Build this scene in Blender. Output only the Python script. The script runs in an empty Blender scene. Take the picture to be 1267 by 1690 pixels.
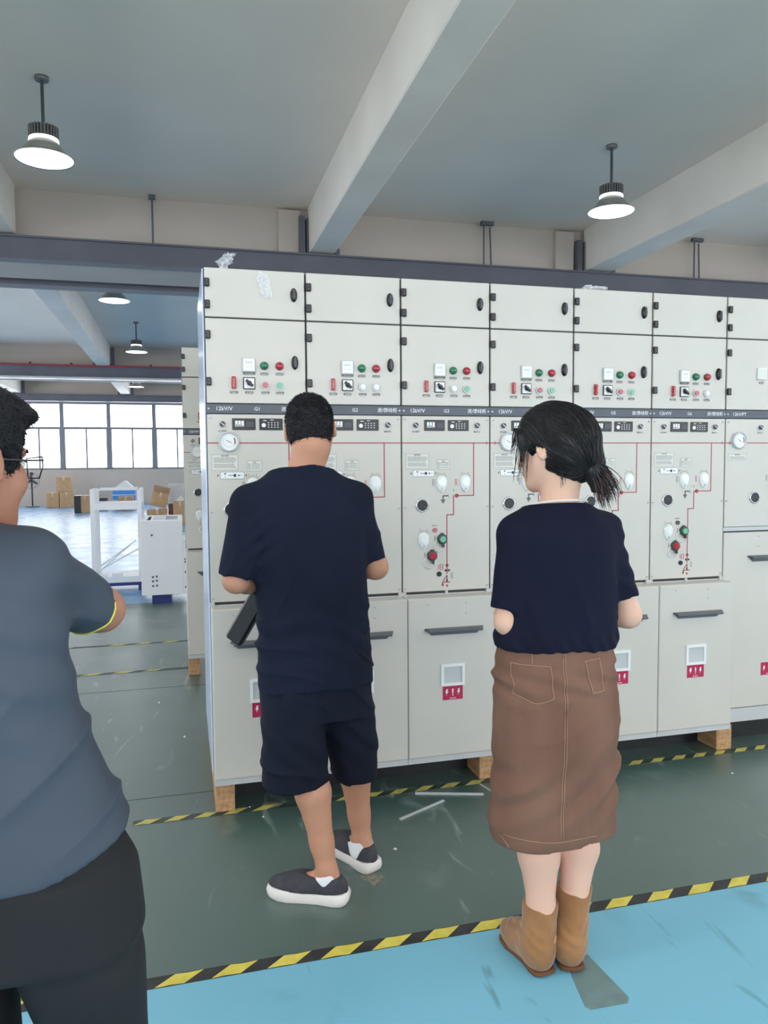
import bpy, math, random
import numpy as np
from mathutils import Vector, Matrix
random.seed(7)
SC = bpy.context.scene
COL = SC.collection
# ---------------------------------------------------------------- camera, world, exposure
def make_camera():
    f, yaw, pi_, ro = 1256.6449, 0.2586, -0.0621, -0.0076
    cy_, sy_ = math.cos(yaw), math.sin(yaw); cp, sp = math.cos(pi_), math.sin(pi_)
    fw = Vector((sy_*cp, cy_*cp, sp)); r = Vector((cy_, -sy_, 0)); u = r.cross(fw)
    r2 = math.cos(ro)*r + math.sin(ro)*u; u2 = -math.sin(ro)*r + math.cos(ro)*u
    cam = bpy.data.cameras.new('camera'); o = bpy.data.objects.new('camera', cam); COL.objects.link(o)
    m = Matrix((( r2.x, u2.x, -fw.x, -0.1024), (r2.y, u2.y, -fw.y, -3.2615), (r2.z, u2.z, -fw.z, 1.4594), (0, 0, 0, 1)))
    o.matrix_world = m
    cam.sensor_fit = 'VERTICAL'; cam.sensor_height = 36.0
    cam.lens = f * 36.0 / 1690.0
    cam.clip_start = 0.05; cam.clip_end = 200
    SC.camera = o
make_camera()
w = bpy.data.worlds.new('world'); SC.world = w; w.use_nodes = True
bg = w.node_tree.nodes['Background']
bg.inputs[0].default_value = (0.97, 0.98, 1.0, 1); bg.inputs[1].default_value = 15.0
SC.view_settings.view_transform = 'Standard'; SC.view_settings.look = 'None'
SC.view_settings.gamma = 1.0; SC.view_settings.use_curve_mapping = False
SC.view_settings.exposure = -1.3
LAMP_W = 45.0      # power of one high-bay lamp
def portal(name, loc, rot, sx, sy):
    l = bpy.data.lights.new(name, 'AREA'); l.shape = 'RECTANGLE'; l.size = sx; l.size_y = sy
    l.cycles.is_portal = True
    o = bpy.data.objects.new(name, l); COL.objects.link(o); o.location = loc; o.rotation_euler = rot
    return o
# ---------------------------------------------------------------- helpers
def S(c):   # sRGB 0-255 to linear
    out = []
    for v in c:
        v = v/255.0
        out.append(v/12.92 if v <= 0.04045 else ((v+0.055)/1.055)**2.4)
    return tuple(out) + (1,)
MATS = {}
def mat(name, col, rough=0.5, metal=0.0, var=0.06, scale=6.0, bump=0.0, bscale=60.0, coat=0.0, spec=0.5,
        emit=None, estr=0.0, alpha=1.0, stretch=(1, 1, 1), trans=0.0, sheen=0.0, col2=None, thr=None, rvar=0.0):
    if name in MATS: return MATS[name]
    m = bpy.data.materials.new(name); m.use_nodes = True; MATS[name] = m
    nt = m.node_tree; N = nt.nodes; L = nt.links
    b = N['Principled BSDF']
    tc = N.new('ShaderNodeTexCoord'); mp = N.new('ShaderNodeMapping'); mp.inputs['Scale'].default_value = stretch
    L.new(tc.outputs['Object'], mp.inputs[0])
    nz = N.new('ShaderNodeTexNoise'); nz.inputs['Scale'].default_value = scale; nz.inputs['Detail'].default_value = 6
    L.new(mp.outputs[0], nz.inputs[0])
    cr = N.new('ShaderNodeValToRGB'); c = S(col)
    if col2 is None:
        lo = tuple(max(0, x*(1-var*2)) for x in c[:3]) + (1,); hi = tuple(min(1, x*(1+var*2)) for x in c[:3]) + (1,)
    else: lo, hi = c, S(col2)
    cr.color_ramp.elements[0].color = lo; cr.color_ramp.elements[1].color = hi
    a, d = (0.3, 0.7) if thr is None else thr
    cr.color_ramp.elements[0].position = a; cr.color_ramp.elements[1].position = d
    L.new(nz.outputs[0], cr.inputs[0]); L.new(cr.outputs[0], b.inputs['Base Color'])
    b.inputs['Roughness'].default_value = rough; b.inputs['Metallic'].default_value = metal
    b.inputs['Specular IOR Level'].default_value = spec
    b.inputs['Coat Weight'].default_value = coat
    if sheen: b.inputs['Sheen Weight'].default_value = sheen
    if rvar:
        mr = N.new('ShaderNodeMapRange'); mr.inputs[3].default_value = rough-rvar; mr.inputs[4].default_value = rough+rvar
        L.new(nz.outputs[0], mr.inputs[0]); L.new(mr.outputs[0], b.inputs['Roughness'])
    if bump:
        n2 = N.new('ShaderNodeTexNoise'); n2.inputs['Scale'].default_value = bscale; n2.inputs['Detail'].default_value = 4
        L.new(mp.outputs[0], n2.inputs[0])
        bp = N.new('ShaderNodeBump'); bp.inputs['Strength'].default_value = bump; bp.inputs['Distance'].default_value = 0.004
        L.new(n2.outputs[0], bp.inputs['Height']); L.new(bp.outputs[0], b.inputs['Normal'])
    if emit is not None:
        b.inputs['Emission Color'].default_value = S(emit); b.inputs['Emission Strength'].default_value = estr
    if trans: b.inputs['Transmission Weight'].default_value = trans; b.inputs['IOR'].default_value = 1.3
    if alpha < 1: b.inputs['Alpha'].default_value = alpha
    return m

class MB:
    def __init__(s): s.v = []; s.f = []; s.m = []; s.cur = 0; s.sm = []; s.smooth = False
    def add(s, vs, fs):
        o = len(s.v); s.v += [tuple(v) for v in vs]
        for f in fs: s.f.append(tuple(i+o for i in f)); s.m.append(s.cur); s.sm.append(s.smooth)
        return s
    def box(s, x0, x1, y0, y1, z0, z1, M=None):
        vs = [(x, y, z) for z in (z0, z1) for y in (y0, y1) for x in (x0, x1)]
        if M is not None: vs = [M @ Vector(v) for v in vs]
        return s.add(vs, [(0, 2, 3, 1), (4, 5, 7, 6), (0, 1, 5, 4), (2, 6, 7, 3), (0, 4, 6, 2), (1, 3, 7, 5)])
    def bbox(s, x0, x1, y0, y1, z0, z1, b=0.003, M=None):   # chamfered box
        b = min(b, (x1-x0)*.49, (y1-y0)*.49, (z1-z0)*.49)
        vs = []; idx = {}
        for sx in (0, 1):
            for sy in (0, 1):
                for sz in (0, 1):
                    X = (x0, x1)[sx]; Y = (y0, y1)[sy]; Z = (z0, z1)[sz]
                    ix = b if sx == 0 else -b; iy = b if sy == 0 else -b; iz = b if sz == 0 else -b
                    for k, p in enumerate(((X, Y+iy, Z+iz), (X+ix, Y, Z+iz), (X+ix, Y+iy, Z))):
                        idx[sx, sy, sz, k] = len(vs); vs.append(p)
        g = lambda a, b_, c, k: idx[a, b_, c, k]
        fs = []
        for e in (0, 1):
            q = [g(e, 0, 0, 0), g(e, 1, 0, 0), g(e, 1, 1, 0), g(e, 0, 1, 0)]; fs.append(q if e else q[::-1])
            q = [g(0, e, 0, 1), g(1, e, 0, 1), g(1, e, 1, 1), g(0, e, 1, 1)]; fs.append(q if not e else q[::-1])
            q = [g(0, 0, e, 2), g(1, 0, e, 2), g(1, 1, e, 2), g(0, 1, e, 2)]; fs.append(q if e else q[::-1])
        for a in (0, 1):
            for c in (0, 1):
                fs.append([g(a, c, 0, 0), g(a, c, 1, 0), g(a, c, 1, 1), g(a, c, 0, 1)])
                fs.append([g(a, 0, c, 0), g(a, 1, c, 0), g(a, 1, c, 2), g(a, 0, c, 2)])
                fs.append([g(0, a, c, 1), g(1, a, c, 1), g(1, a, c, 2), g(0, a, c, 2)])
                for d in (0, 1): fs.append([g(a, c, d, 0), g(a, c, d, 1), g(a, c, d, 2)])
        # orient outwards
        C = Vector(((x0+x1)/2, (y0+y1)/2, (z0+z1)/2)); out = []
        for f in fs:
            p = [Vector(vs[i]) for i in f]; n = (p[1]-p[0]).cross(p[2]-p[0]); c = sum(p, Vector())/len(p)
            out.append(tuple(f) if n.dot(c-C) > 0 else tuple(f[::-1]))
        if M is not None: vs = [M @ Vector(v) for v in vs]
        return s.add(vs, out)
    def cyl(s, a, b, r, r2=None, n=16, caps=True):
        a = Vector(a); b = Vector(b); r2 = r if r2 is None else r2
        d = (b-a).normalized(); t = Vector((0, 0, 1)) if abs(d.z) < .9 else Vector((1, 0, 0))
        u = d.cross(t).normalized(); v = d.cross(u)
        vs = []
        for c, rr in ((a, r), (b, r2)):
            for i in range(n):
                q = 2*math.pi*i/n; vs.append(c + (u*math.cos(q)+v*math.sin(q))*rr)
        fs = [(i, i+n, (i+1) % n+n, (i+1) % n) for i in range(n)]
        s.add(vs, fs)
        if caps:
            sm = s.smooth; s.smooth = False; s.add(vs, [tuple(range(n)), tuple(range(2*n-1, n-1, -1))]); s.smooth = sm
        return s
    def tube(s, pts, r, n=8, close=False, taper=None):
        P = [Vector(p) for p in pts]; R = r if isinstance(r, (list, tuple)) else [r]*len(P)
        vs = []; up = Vector((0, 0, 1)); u = None
        for i, p in enumerate(P):
            if close: d = (P[(i+1) % len(P)]-P[i-1])
            else: d = P[min(i+1, len(P)-1)]-P[max(i-1, 0)]
            d.normalize()
            if u is None:
                t = up if abs(d.dot(up)) < .9 else Vector((1, 0, 0)); u = d.cross(t).normalized()
            else: u = (u-d*u.dot(d)).normalized()
            v = d.cross(u)
            for k in range(n):
                q = 2*math.pi*k/n; vs.append(p+(u*math.cos(q)+v*math.sin(q))*R[i])
        fs = []; m = len(P)
        for i in range(m if close else m-1):
            j = (i+1) % m
            for k in range(n): fs.append((i*n+k, i*n+(k+1) % n, j*n+(k+1) % n, j*n+k))
        if not close: fs += [tuple(range(n-1, -1, -1)), tuple((m-1)*n+k for k in range(n))]
        return s.add(vs, fs)
    def lathe(s, prof, c=(0, 0, 0), axis='z', n=32, M=None):
        c = Vector(c); vs = []
        for r, h in prof:
            for k in range(n):
                q = 2*math.pi*k/n
                p = Vector((r*math.cos(q), r*math.sin(q), h))
                if axis == 'y': p = Vector((r*math.cos(q), -h, r*math.sin(q)))   # h grows towards -y (out of a front)
                vs.append(c+p if M is None else M @ (c+p))
        fs = []
        for i in range(len(prof)-1):
            for k in range(n):
                fs.append((i*n+k, i*n+(k+1) % n, (i+1)*n+(k+1) % n, (i+1)*n+k))
        s.add(vs, fs); return s
    def prism(s, poly, y0, y1):      # polygon in x-z extruded along y
        n = len(poly); vs = [(x, y0, z) for x, z in poly]+[(x, y1, z) for x, z in poly]
        return s.add(vs, [tuple(range(n)), tuple(range(2*n-1, n-1, -1))]+[(i, i+n, (i+1) % n+n, (i+1) % n) for i in range(n)])
    def prismz(s, poly, z0, z1):
        n = len(poly); vs = [(x, y, z0) for x, y in poly]+[(x, y, z1) for x, y in poly]
        return s.add(vs, [tuple(range(n-1, -1, -1)), tuple(range(n, 2*n))]+[(i, (i+1) % n, (i+1) % n+n, i+n) for i in range(n)])
    def prismx(s, poly, x0, x1):     # polygon in y-z extruded along x
        n = len(poly); vs = [(x0, y, z) for y, z in poly]+[(x1, y, z) for y, z in poly]
        return s.add(vs, [tuple(range(n)), tuple(range(2*n-1, n-1, -1))]+[(i, i+n, (i+1) % n+n, (i+1) % n) for i in range(n)])
    def mesh(s, name, mats, fix=True):
        me = bpy.data.meshes.new(name); me.from_pydata(s.v, [], s.f)
        for m in (mats if isinstance(mats, (list, tuple)) else [mats]): me.materials.append(m)
        me.polygons.foreach_set('material_index', s.m); me.polygons.foreach_set('use_smooth', s.sm)
        if fix:
            import bmesh
            bm = bmesh.new(); bm.from_mesh(me); bmesh.ops.recalc_face_normals(bm, faces=bm.faces); bm.to_mesh(me); bm.free()
        me.update(); return me
CACHE = {}
def link(name, me, parent=None, loc=None, rot=None):
    o = bpy.data.objects.new(name, me); COL.objects.link(o)
    if parent is not None: o.parent = parent
    if loc is not None: o.location = loc
    if rot is not None: o.rotation_euler = rot
    return o
def part(name, mb, mats, parent=None, loc=None, rot=None, key=None, label=None):
    if key is not None and key in CACHE: me = CACHE[key]
    else:
        if callable(mb): b = MB(); mb(b); mb = b
        me = mb.mesh(name, mats)
        if key is not None: CACHE[key] = me
    o = link(name, me, parent, loc, rot)
    if label: o['label'] = label
    return o
def tag(o, label, cat, group=None, kind=None):
    o['label'] = label; o['category'] = cat
    if group: o['group'] = group
    if kind: o['kind'] = kind
    return o
def thing(name, label, cat, loc=(0, 0, 0), rz=0, group=None):
    o = bpy.data.objects.new(name, None); COL.objects.link(o); o.location = loc; o.rotation_euler = (0, 0, rz)
    o.empty_display_size = .1
    return tag(o, label, cat, group)
def struct(name, mb, mats, label=None, loc=None, parent=None):
    o = part(name, mb, mats, parent, loc)
    if parent is None: o['kind'] = 'structure'
    if label: o['label'] = label
    return o
def text_mesh(s, size, m, align='CENTER', ext=0.0):
    k = ('txt', s, size, m.name, align)
    if k in CACHE: return CACHE[k]
    cu = bpy.data.curves.new('t', 'FONT'); cu.body = s; cu.size = size; cu.align_x = align; cu.align_y = 'CENTER'; cu.extrude = ext
    cu.resolution_u = 2; cu.fill_mode = 'FRONT' if ext == 0 else 'BOTH'
    cu.offset = size*0.004
    o = bpy.data.objects.new('t', cu); COL.objects.link(o)
    bpy.context.view_layer.update()
    dg = bpy.context.evaluated_depsgraph_get()
    me = bpy.data.meshes.new_from_object(o.evaluated_get(dg)); bpy.data.objects.remove(o); bpy.data.curves.remove(cu)
    me.materials.clear(); me.materials.append(m); CACHE[k] = me; return me
def text(s, size, m, parent, loc, name='lettering', align='CENTER'):
    return link(name, text_mesh(s, size, m, align), parent, loc, (math.pi/2, 0, 0))
# ---------------------------------------------------------------- materials
M_cab = mat('cabinet_powder_coat', (200, 196, 187), .42, var=.012, scale=3, bump=.03, bscale=400)
M_side = mat('cabinet_side_film', (196, 210, 232), .2, var=.04)  # bluish colour paints the window's reflection on the side film
M_seam = mat('seam_dark', (60, 60, 60), .7)
M_strip = mat('nameplate_grey', (84, 88, 98), .5, var=.02)
M_black = mat('black_plastic', (22, 23, 24), .35)
M_dark = mat('dark_grey_plastic', (62, 66, 70), .4)
M_white = mat('white_plastic', (228, 230, 228), .35, var=.01)
M_clear = mat('frosted_cover', (225, 228, 224), .25, var=.03, coat=.4)
M_ltgrey = mat('light_grey_metal', (190, 192, 192), .35, var=.03)
M_chrome = mat('chrome', (200, 202, 205), .2, metal=.9)
M_red = mat('red_lamp', (170, 26, 44), .2, coat=.5)
M_green = mat('green_lamp', (18, 110, 72), .2, coat=.5)
M_pred = mat('pale_red_button', (186, 92, 100), .3)
M_pgreen = mat('pale_green_button', (110, 176, 140), .3)
M_line = mat('mimic_line_red', (164, 44, 62), .5, var=.02)
M_ink = mat('black_print', (48, 50, 52), .6)
M_wink = mat('white_print', (232, 234, 236), .5, var=.01)
M_sign = mat('warning_crimson', (176, 28, 72), .45, var=.02)
M_paper = mat('label_paper', (214, 214, 206), .55, var=.02)
M_wood = mat('pallet_wood', (180, 140, 100), .75, var=.16, scale=9, stretch=(6, 1, 6), bump=.3, bscale=40)
M_steel = mat('painted_steel_grey', (90, 92, 102), .5, var=.06, scale=2)
M_wall = mat('wall_plaster', (188, 178, 168), .85, var=.03, scale=.8, bump=.05, bscale=30)
M_ceil = mat('ceiling_plaster', (234, 225, 213), .85, var=.025, scale=.5)
M_beam = mat('beam_plaster', (222, 216, 206), .8, var=.03, scale=1.2)
M_lens = mat('lamp_lens', (255, 255, 255), .3, emit=(250, 252, 255), estr=12.0)
M_ring = mat('lamp_glow_ring', (255, 255, 255), .3, emit=(250, 252, 255), estr=3.0)
M_reflector = mat('spun_aluminium', (150, 150, 140), .35, metal=.5)
M_alu = mat('raw_aluminium', (120, 120, 118), .4, metal=.4)
M_card = mat('cardboard', (186, 150, 112), .8, var=.05, scale=8)
M_blue = mat('blue_plastic', (40, 90, 190), .5)
M_navyp = mat('navy_pallet', (28, 44, 110), .5)
M_frame = mat('white_steel_frame', (222, 224, 228), .4, var=.01)
# ---------------------------------------------------------------- setting
XL, XR = -9.0, 14.0
YB, YA0, YA1, YC0, YC1, YF = -6.5, 6.85, 7.75, 19.3, 19.75, 27.9
ZC = 4.78
def floor_mat(name, base, dirt, scuff, rough, spec=.5, coat=0.0):
    m = bpy.data.materials.new(name); m.use_nodes = True; nt = m.node_tree; N = nt.nodes; L = nt.links; b = N['Principled BSDF']
    tc = N.new('ShaderNodeTexCoord')
    def noise(s, st=(1, 1, 1), det=6, dist=0.0):
        mp = N.new('ShaderNodeMapping'); mp.inputs['Scale'].default_value = st; L.new(tc.outputs['Object'], mp.inputs[0])
        n = N.new('ShaderNodeTexNoise'); n.inputs['Scale'].default_value = s; n.inputs['Detail'].default_value = det; n.inputs['Distortion'].default_value = dist
        L.new(mp.outputs[0], n.inputs[0]); return n.outputs[0]
    def ramp(src, a, c, ca=(0, 0, 0, 1), cc=(1, 1, 1, 1)):
        r = N.new('ShaderNodeValToRGB'); r.color_ramp.elements[0].position = a; r.color_ramp.elements[1].position = c
        r.color_ramp.elements[0].color = ca; r.color_ramp.elements[1].color = cc; L.new(src, r.inputs[0]); return r.outputs[0]
    def mix(f, a, c, t='MIX'):
        x = N.new('ShaderNodeMix'); x.data_type = 'RGBA'; x.blend_type = t; L.new(f, x.inputs[0])
        for i, v in ((6, a), (7, c)):
            if isinstance(v, tuple): x.inputs[i].default_value = v
            else: L.new(v, x.inputs[i])
        return x.outputs[2]
    big = ramp(noise(.7, det=8), .35, .7)
    c = mix(big, S(base), S(dirt))
    sp = ramp(noise(3.2, det=10, dist=.4), .62, .75)
    c = mix(ramp(noise(1.6), .5, .66), c, mix(sp, c, S(scuff)))
    st = ramp(noise(7, (1, .22, 1), 8, 1.5),   .63, .72)
    c = mix(st, c, S(scuff))
    L.new(c, b.inputs['Base Color'])
    rr = N.new('ShaderNodeMapRange'); rr.inputs[3].default_value = rough-.1; rr.inputs[4].default_value = rough+.14
    L.new(noise(2.5, (1, 1, 1), 6), rr.inputs[0]); L.new(rr.outputs[0], b.inputs['Roughness'])
    bp = N.new('ShaderNodeBump'); bp.inputs['Strength'].default_value = .22; bp.inputs['Distance'].default_value = .004
    L.new(noise(9, (1, 1, 1), 6), bp.inputs['Height']); L.new(bp.outputs[0], b.inputs['Normal'])
    b.inputs['Specular IOR Level'].default_value = spec; b.inputs['Coat Weight'].default_value = coat; b.inputs['Coat Roughness'].default_value = .36
    return m
M_fgreen = floor_mat('floor_green_epoxy', (48, 76, 69), (66, 92, 85), (122, 140, 132), .48, .9, .9)
M_fblue = floor_mat('floor_blue_epoxy', (124, 188, 210), (118, 180, 202), (100, 152, 168), .42)
M_fblue2 = floor_mat('floor_blue_epoxy_far', (100, 148, 188), (110, 158, 194), (134, 176, 198), .27)
Y1, Y2 = -1.115, 5.2
struct('floor', MB().box(XL, XR, Y1, Y2, -.2, 0), M_fgreen, 'dark green epoxy floor of the walkway')
struct('floor', MB().box(XL, XR, YB, Y1, -.2, 0), M_fblue, 'light blue painted floor in the foreground')
struct('floor', MB().box(XL, XR, Y2, YF+.3, -.2, 0), M_fblue2, 'pale blue glossy floor of the far hall')
g = MB()
g.box(XL, XR, .168, .171, -.001, .0008); g.box(XL, XR, 1.9, 1.903, -.001, .0008)
struct('trim_1', g, M_seam, 'dark joint line across the green floor')
struct('ceiling', MB().box(XL, XR, YB-.3, YF+.3, ZC, ZC+.2), M_ceil, 'white plastered ceiling')
# deep cross beams closing each bay
struct('wall_middle', MB().box(XL, XR, YA0, YA1, 3.93, ZC), M_wall, 'white downstand wall above the first crane rail')
struct('wall_middle', MB().box(XL, XR, YC0, YC1, 3.96, ZC), M_wall, 'white downstand wall above the second pair of rails')
# pilasters on the downstand wall
for i, x in enumerate((-2.75, 1.17, 5.1)):
    struct('trim_%d' % (i+2), MB().box(x, x+.28, YA0-.09, YA0, 3.93, ZC-.03), M_wall, 'shallow white pilaster over the crane rail')
# ceiling beams running away from the camera
BX = [(-2.28, -1.93), (1.55, 1.885), (5.52, 5.93), (9.4, 9.75), (-6.1, -5.75)]
tn = 5
for x0, x1 in BX:
    for ya, yb in ((YB, YA0-.12), (YA1, YC0-.05), (YC1, YF)):
        b = MB().bbox(x0, x1, ya, yb, 4.2, ZC+.01, .012)
        struct('ceiling_beam', b, M_beam)
# far wall with a window band; unseen rear wall, its windows assumed for daylight
def window_wall(name, y, yo, xs, z0, z1, inward, wn, XL=XL, XR=XR, turn=False):
    rot = (0, 0, math.pi/2) if turn else None
    b = MB(); b.box(XL, XR, min(y, yo), max(y, yo), 0, z0); b.box(XL, XR, min(y, yo), max(y, yo), z1, ZC)
    b.box(XL, xs[0], min(y, yo), max(y, yo), z0, z1); b.box(xs[-1], XR, min(y, yo), max(y, yo), z0, z1)
    struct(name, b, M_wall).rotation_euler = rot or (0, 0, 0)
    M_al = mat('window_frame_alu', (120, 126, 132), .4, var=.03)
    n = wn
    for i in range(len(xs)-1):
        a, c = xs[i], xs[i+1]; ym = (y+yo)/2
        f = MB(); t = .05
        f.box(a, a+.07, ym-t, ym+t, z0, z1); f.box(c-.07, c, ym-t, ym+t, z0, z1); f.box(a+.07, a+.10, ym-t, ym+t, z0, z0+(z1-z0)*.6); f.box(c-.10, c-.07, ym-t, ym+t, z0, z0+(z1-z0)*.6)
        f.box(a+.07, c-.07, ym-t, ym+t, z0, z0+.07); f.box(a+.07, c-.07, ym-t, ym+t, z1-.07, z1)
        zt = z0+(z1-z0)*.60
        f.box(a+.07, c-.07, ym-t, ym+t, zt, zt+.09)
        o = struct('window_%d' % n, f, M_al); n += 1; o.rotation_euler = rot or (0, 0, 0)
        k = (a+c)/2+.02
        part('mullion', MB().box(k-.03, k+.03, ym-.03, ym+.03, z0+.07, zt), M_al, o)
        for (p, q, u, v) in ((a+.07, k-.03, z0+.07, zt), (k+.03, c-.07, z0+.07, zt), (a+.07, c-.07, zt+.09, z1-.07)):
            part('pane', MB().box(p, q, ym-.006, ym+.006, u, v), M_glass, o)
    return n
M_glass = bpy.data.materials.new('window_glass'); M_glass.use_nodes = True
_n = M_glass.node_tree; _n.nodes.clear()
_o = _n.nodes.new('ShaderNodeOutputMaterial'); _t = _n.nodes.new('ShaderNodeBsdfTransparent'); _g = _n.nodes.new('ShaderNodeBsdfGlossy'); _m = _n.nodes.new('ShaderNodeMixShader')
_t.inputs[0].default_value = (.96, .98, 1, 1); _g.inputs['Roughness'].default_value = .02; _m.inputs[0].default_value = .06
_n.links.new(_t.outputs[0], _m.inputs[1]); _n.links.new(_g.outputs[0], _m.inputs[2]); _n.links.new(_m.outputs[0], _o.inputs[0])
xs_far = [-7.83+1.68*i for i in range(13)]
n = window_wall('wall_back', YF, YF+.25, xs_far, 1.36, 3.92, -1, 1)
xs_rear = [-7.5+2.6*i for i in range(9)]
n = window_wall('wall_front', YB-.25, YB, xs_rear, 1.0, 3.6, 1, n)
xs_side_added = [YB+.9+2.5*i for i in range(14)]  # unseen side windows, added so more daylight reaches ceiling and far bays
n = window_wall('wall_left', 9.0, 9.25, xs_side_added, 1.1, 3.75, 1, n, YB, YF, True)
n = window_wall('wall_right', -14.25, -14.0, xs_side_added, 1.1, 3.75, 1, n, YB, YF, True)
portal('added_left_window_portal', (-9.2, (xs_side_added[0]+xs_side_added[-1])/2, 2.42), (0, -math.pi/2, 0), 2.6, xs_side_added[-1]-xs_side_added[0])
portal('added_right_window_portal', (14.2, (xs_side_added[0]+xs_side_added[-1])/2, 2.42), (0, math.pi/2, 0), 2.6, xs_side_added[-1]-xs_side_added[0])
portal('far_window_portal', ((xs_far[0]+xs_far[-1])/2, YF+.2, 2.65), (-math.pi/2, 0, 0), xs_far[-1]-xs_far[0], 2.5)
portal('rear_window_portal', ((xs_rear[0]+xs_rear[-1])/2, YB-.2, 2.3), (math.pi/2, 0, 0), xs_rear[-1]-xs_rear[0], 2.6)
# crane rails: I-beams across the hall
def ibeam(y0, y1, z0, z1, label, x0=XL+.02, x1=XR-.02, red=False):
    t = thing('crane_rail', label, 'steel beam', (0, (y0+y1)/2, z0))
    h = z1-z0; hw = (y1-y0)/2
    b = MB()
    b.box(x0, x1, -hw, hw, 0, .022); b.box(x0, x1, -hw, hw, h-.022, h); b.box(x0, x1, -hw+.035, -hw+.05, .022, h-.022)
    part('girder', b, M_steel, t)
    if red:
        part('conductor_rail', MB().box(x0, x1, -hw-.03, -hw-.005, h-.01, h+.035), mat('red_conductor', (150, 40, 52), .5), t, label='thin red conductor strip')
        for i in range(20):
            x = -8+1.02*i
            part('insulator', MB().box(x-.03, x+.03, -hw-.03, -hw, h+.035, h+.075), M_black, t, key='insu%d' % i)
        part('lower_trim', MB().box(x0, x1, -hw-.02, hw, -.07, -.03), M_ltgrey, t, label='pale strip under the beam')
    return t
ibeam(6.60, 6.80, 3.90, 4.176, 'dark grey steel crane rail beam above the front row of cabinets')
ibeam(7.95, 8.22, 3.90, 4.10, 'dark grey steel rail beam just behind the nearest downstand wall')
ibeam(18.85, 19.15, 3.90, 4.176, 'grey steel rail beam carrying a thin red conductor strip', red=True)
ibeam(19.95, 20.2, 3.90, 4.10, 'dark steel rail beam at the near edge of the windowed bay')
ibeam(27.4, 27.7, 3.92, 4.176, 'grey steel rail beam along the top of the far windows')
# steel brackets where ceiling beams meet the rails
def bracket(x0, x1, y, side, ztop, label):
    t = thing('rail_bracket', label, 'bracket', (x0, y, 4.176))
    w_ = x1-x0
    if side < 0: part('post', MB().box(-.12, -.045, -.05, .05, -.0, ztop-4.176).box(-.028, -.012, -.05, .05, 0, ztop-4.2), M_steel, t)
    else: part('post', MB().box(w_+.02, w_+.11, -.05, .05, 0, ztop-4.176), M_steel, t)
    part('bearer', MB().box(-.02, w_+.06, -.05, .05, 0, .022), M_steel, t)
    if side > 0: part('stub_post', MB().box(-.1, -.03, -.05, .05, 0, .12), M_steel, t)
    else: part('stub_post', MB().box(w_+.01, w_+.07, -.05, .05, 0, .10), M_steel, t)
bracket(1.55, 1.885, 6.72, -1, 4.66, 'dark steel bracket post left of the large foreground beam')
bracket(5.52, 5.93, 6.72, -1, 4.62, 'dark steel bracket post under the right ceiling beam')
bracket(-2.28, -1.93, 19.06, 1, 4.72, 'dark steel bracket on the rail with the red strip')
bracket(-2.28, -1.93, 27.5, 1, 4.70, 'right dark bracket above the far windows')
bracket(-6.1, -5.75, 27.5, 1, 4.70, 'left dark bracket above the far windows')
def rods(x, y, two, label):
    t = thing('hanger_rod', label, 'rod', (x, y, 4.176))
    b = MB(); b.smooth = True
    b.cyl((0, 0, 0), (0, 0, ZC-4.176-.02), .012, n=8)
    part('rod', b, M_steel, t)
    if two:
        b = MB(); b.smooth = True; b.cyl((.13, .05, 0), (.11, .05, ZC-4.176-.06), .012, n=8); part('rod', b, M_steel, t)
    part('ceiling_clip', MB().box(-.04, .04+(.1 if two else 0), -.03, .03, ZC-4.176-.05, ZC-4.176), M_steel, t)
rods(-.38, 6.7, False, 'single thin hanger rod left of the large beam')
rods(3.98, 6.7, True, 'pair of thin hanger rods between the two ceiling beams')
rods(7.33, 6.7, True, 'pair of thin hanger rods at the right edge')
# ---------------------------------------------------------------- high-bay lamps
def lamp(x, y, label, power=1.0):
    t = thing('high_bay_lamp', label, 'ceiling lamp', (x, y, 4.10), 0, 'high bay lamps')
    dz = ZC-4.10
    b = MB(); b.smooth = True; b.lathe([(0, dz-.03), (.055, dz-.03), (.058, dz-.02), (.058, dz), (0, dz)], n=24)
    part('ceiling_cap', b, M_alu, t, key='lc')
    b = MB(); b.smooth = True; b.cyl((0, 0, .29), (0, 0, dz-.025), .014, n=12); part('stem', b, M_dark, t, key='ls')
    def fins(b):
        b.lathe([(0, .28), (.07, .28), (.085, .27), (.085, .165), (0, .165)], n=24)
        for i in range(28):
            q = 2*math.pi*i/28; M = Matrix.Rotation(q, 4, 'Z')
            b.box(.083, .122, -.0035, .0035, .165, .262, M)
    part('heat_sink', fins, M_alu, t, key='lf')
    b = MB(); b.smooth = True; b.lathe([(.0, .165), (.118, .165), (.122, .158), (.122, .142), (.0, .142)], n=40); part('glow_ring', b, M_ring, t, key='lr')
    b = MB(); b.smooth = True; b.lathe([(.10, .142), (.118, .13), (.15, .09), (.195, .035), (.243, .004), (.246, -.006), (.238, -.004), (.19, .028), (.145, .082), (.11, .125), (.10, .142)], n=48)
    part('reflector', b, M_reflector, t, key='lrf')
    b = MB(); b.smooth = True
    pr = [(.0, .012)]
    for i in range(1, 12): r = .236*i/12; pr += [(r, .012-(i/12)**2*.012), (r+.006, .009-(i/12)**2*.012)]
    b.lathe(pr+[(.238, 0.0), (.0, .03)], n=48); part('lens', b, M_lens, t, key='ll')
    l = bpy.data.lights.new('lamp_light', 'AREA'); l.shape = 'DISK'; l.size = .42; l.energy = LAMP_W*power; l.color = (1, .985, .96)
    l.spread = math.radians(165)
    o = bpy.data.objects.new('lamp_light', l); COL.objects.link(o); o.parent = t; o.location = (0, 0, -.03)
    return t
lamp(-1.18, 3.965, 'lit high bay lamp hanging at the upper left of the near bay')
lamp(4.33, 4.05, 'lit high bay lamp hanging in front of the right ceiling beam')
lamp(-1.18, -1.75, 'lit high bay lamp overhead left of the camera')
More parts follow.
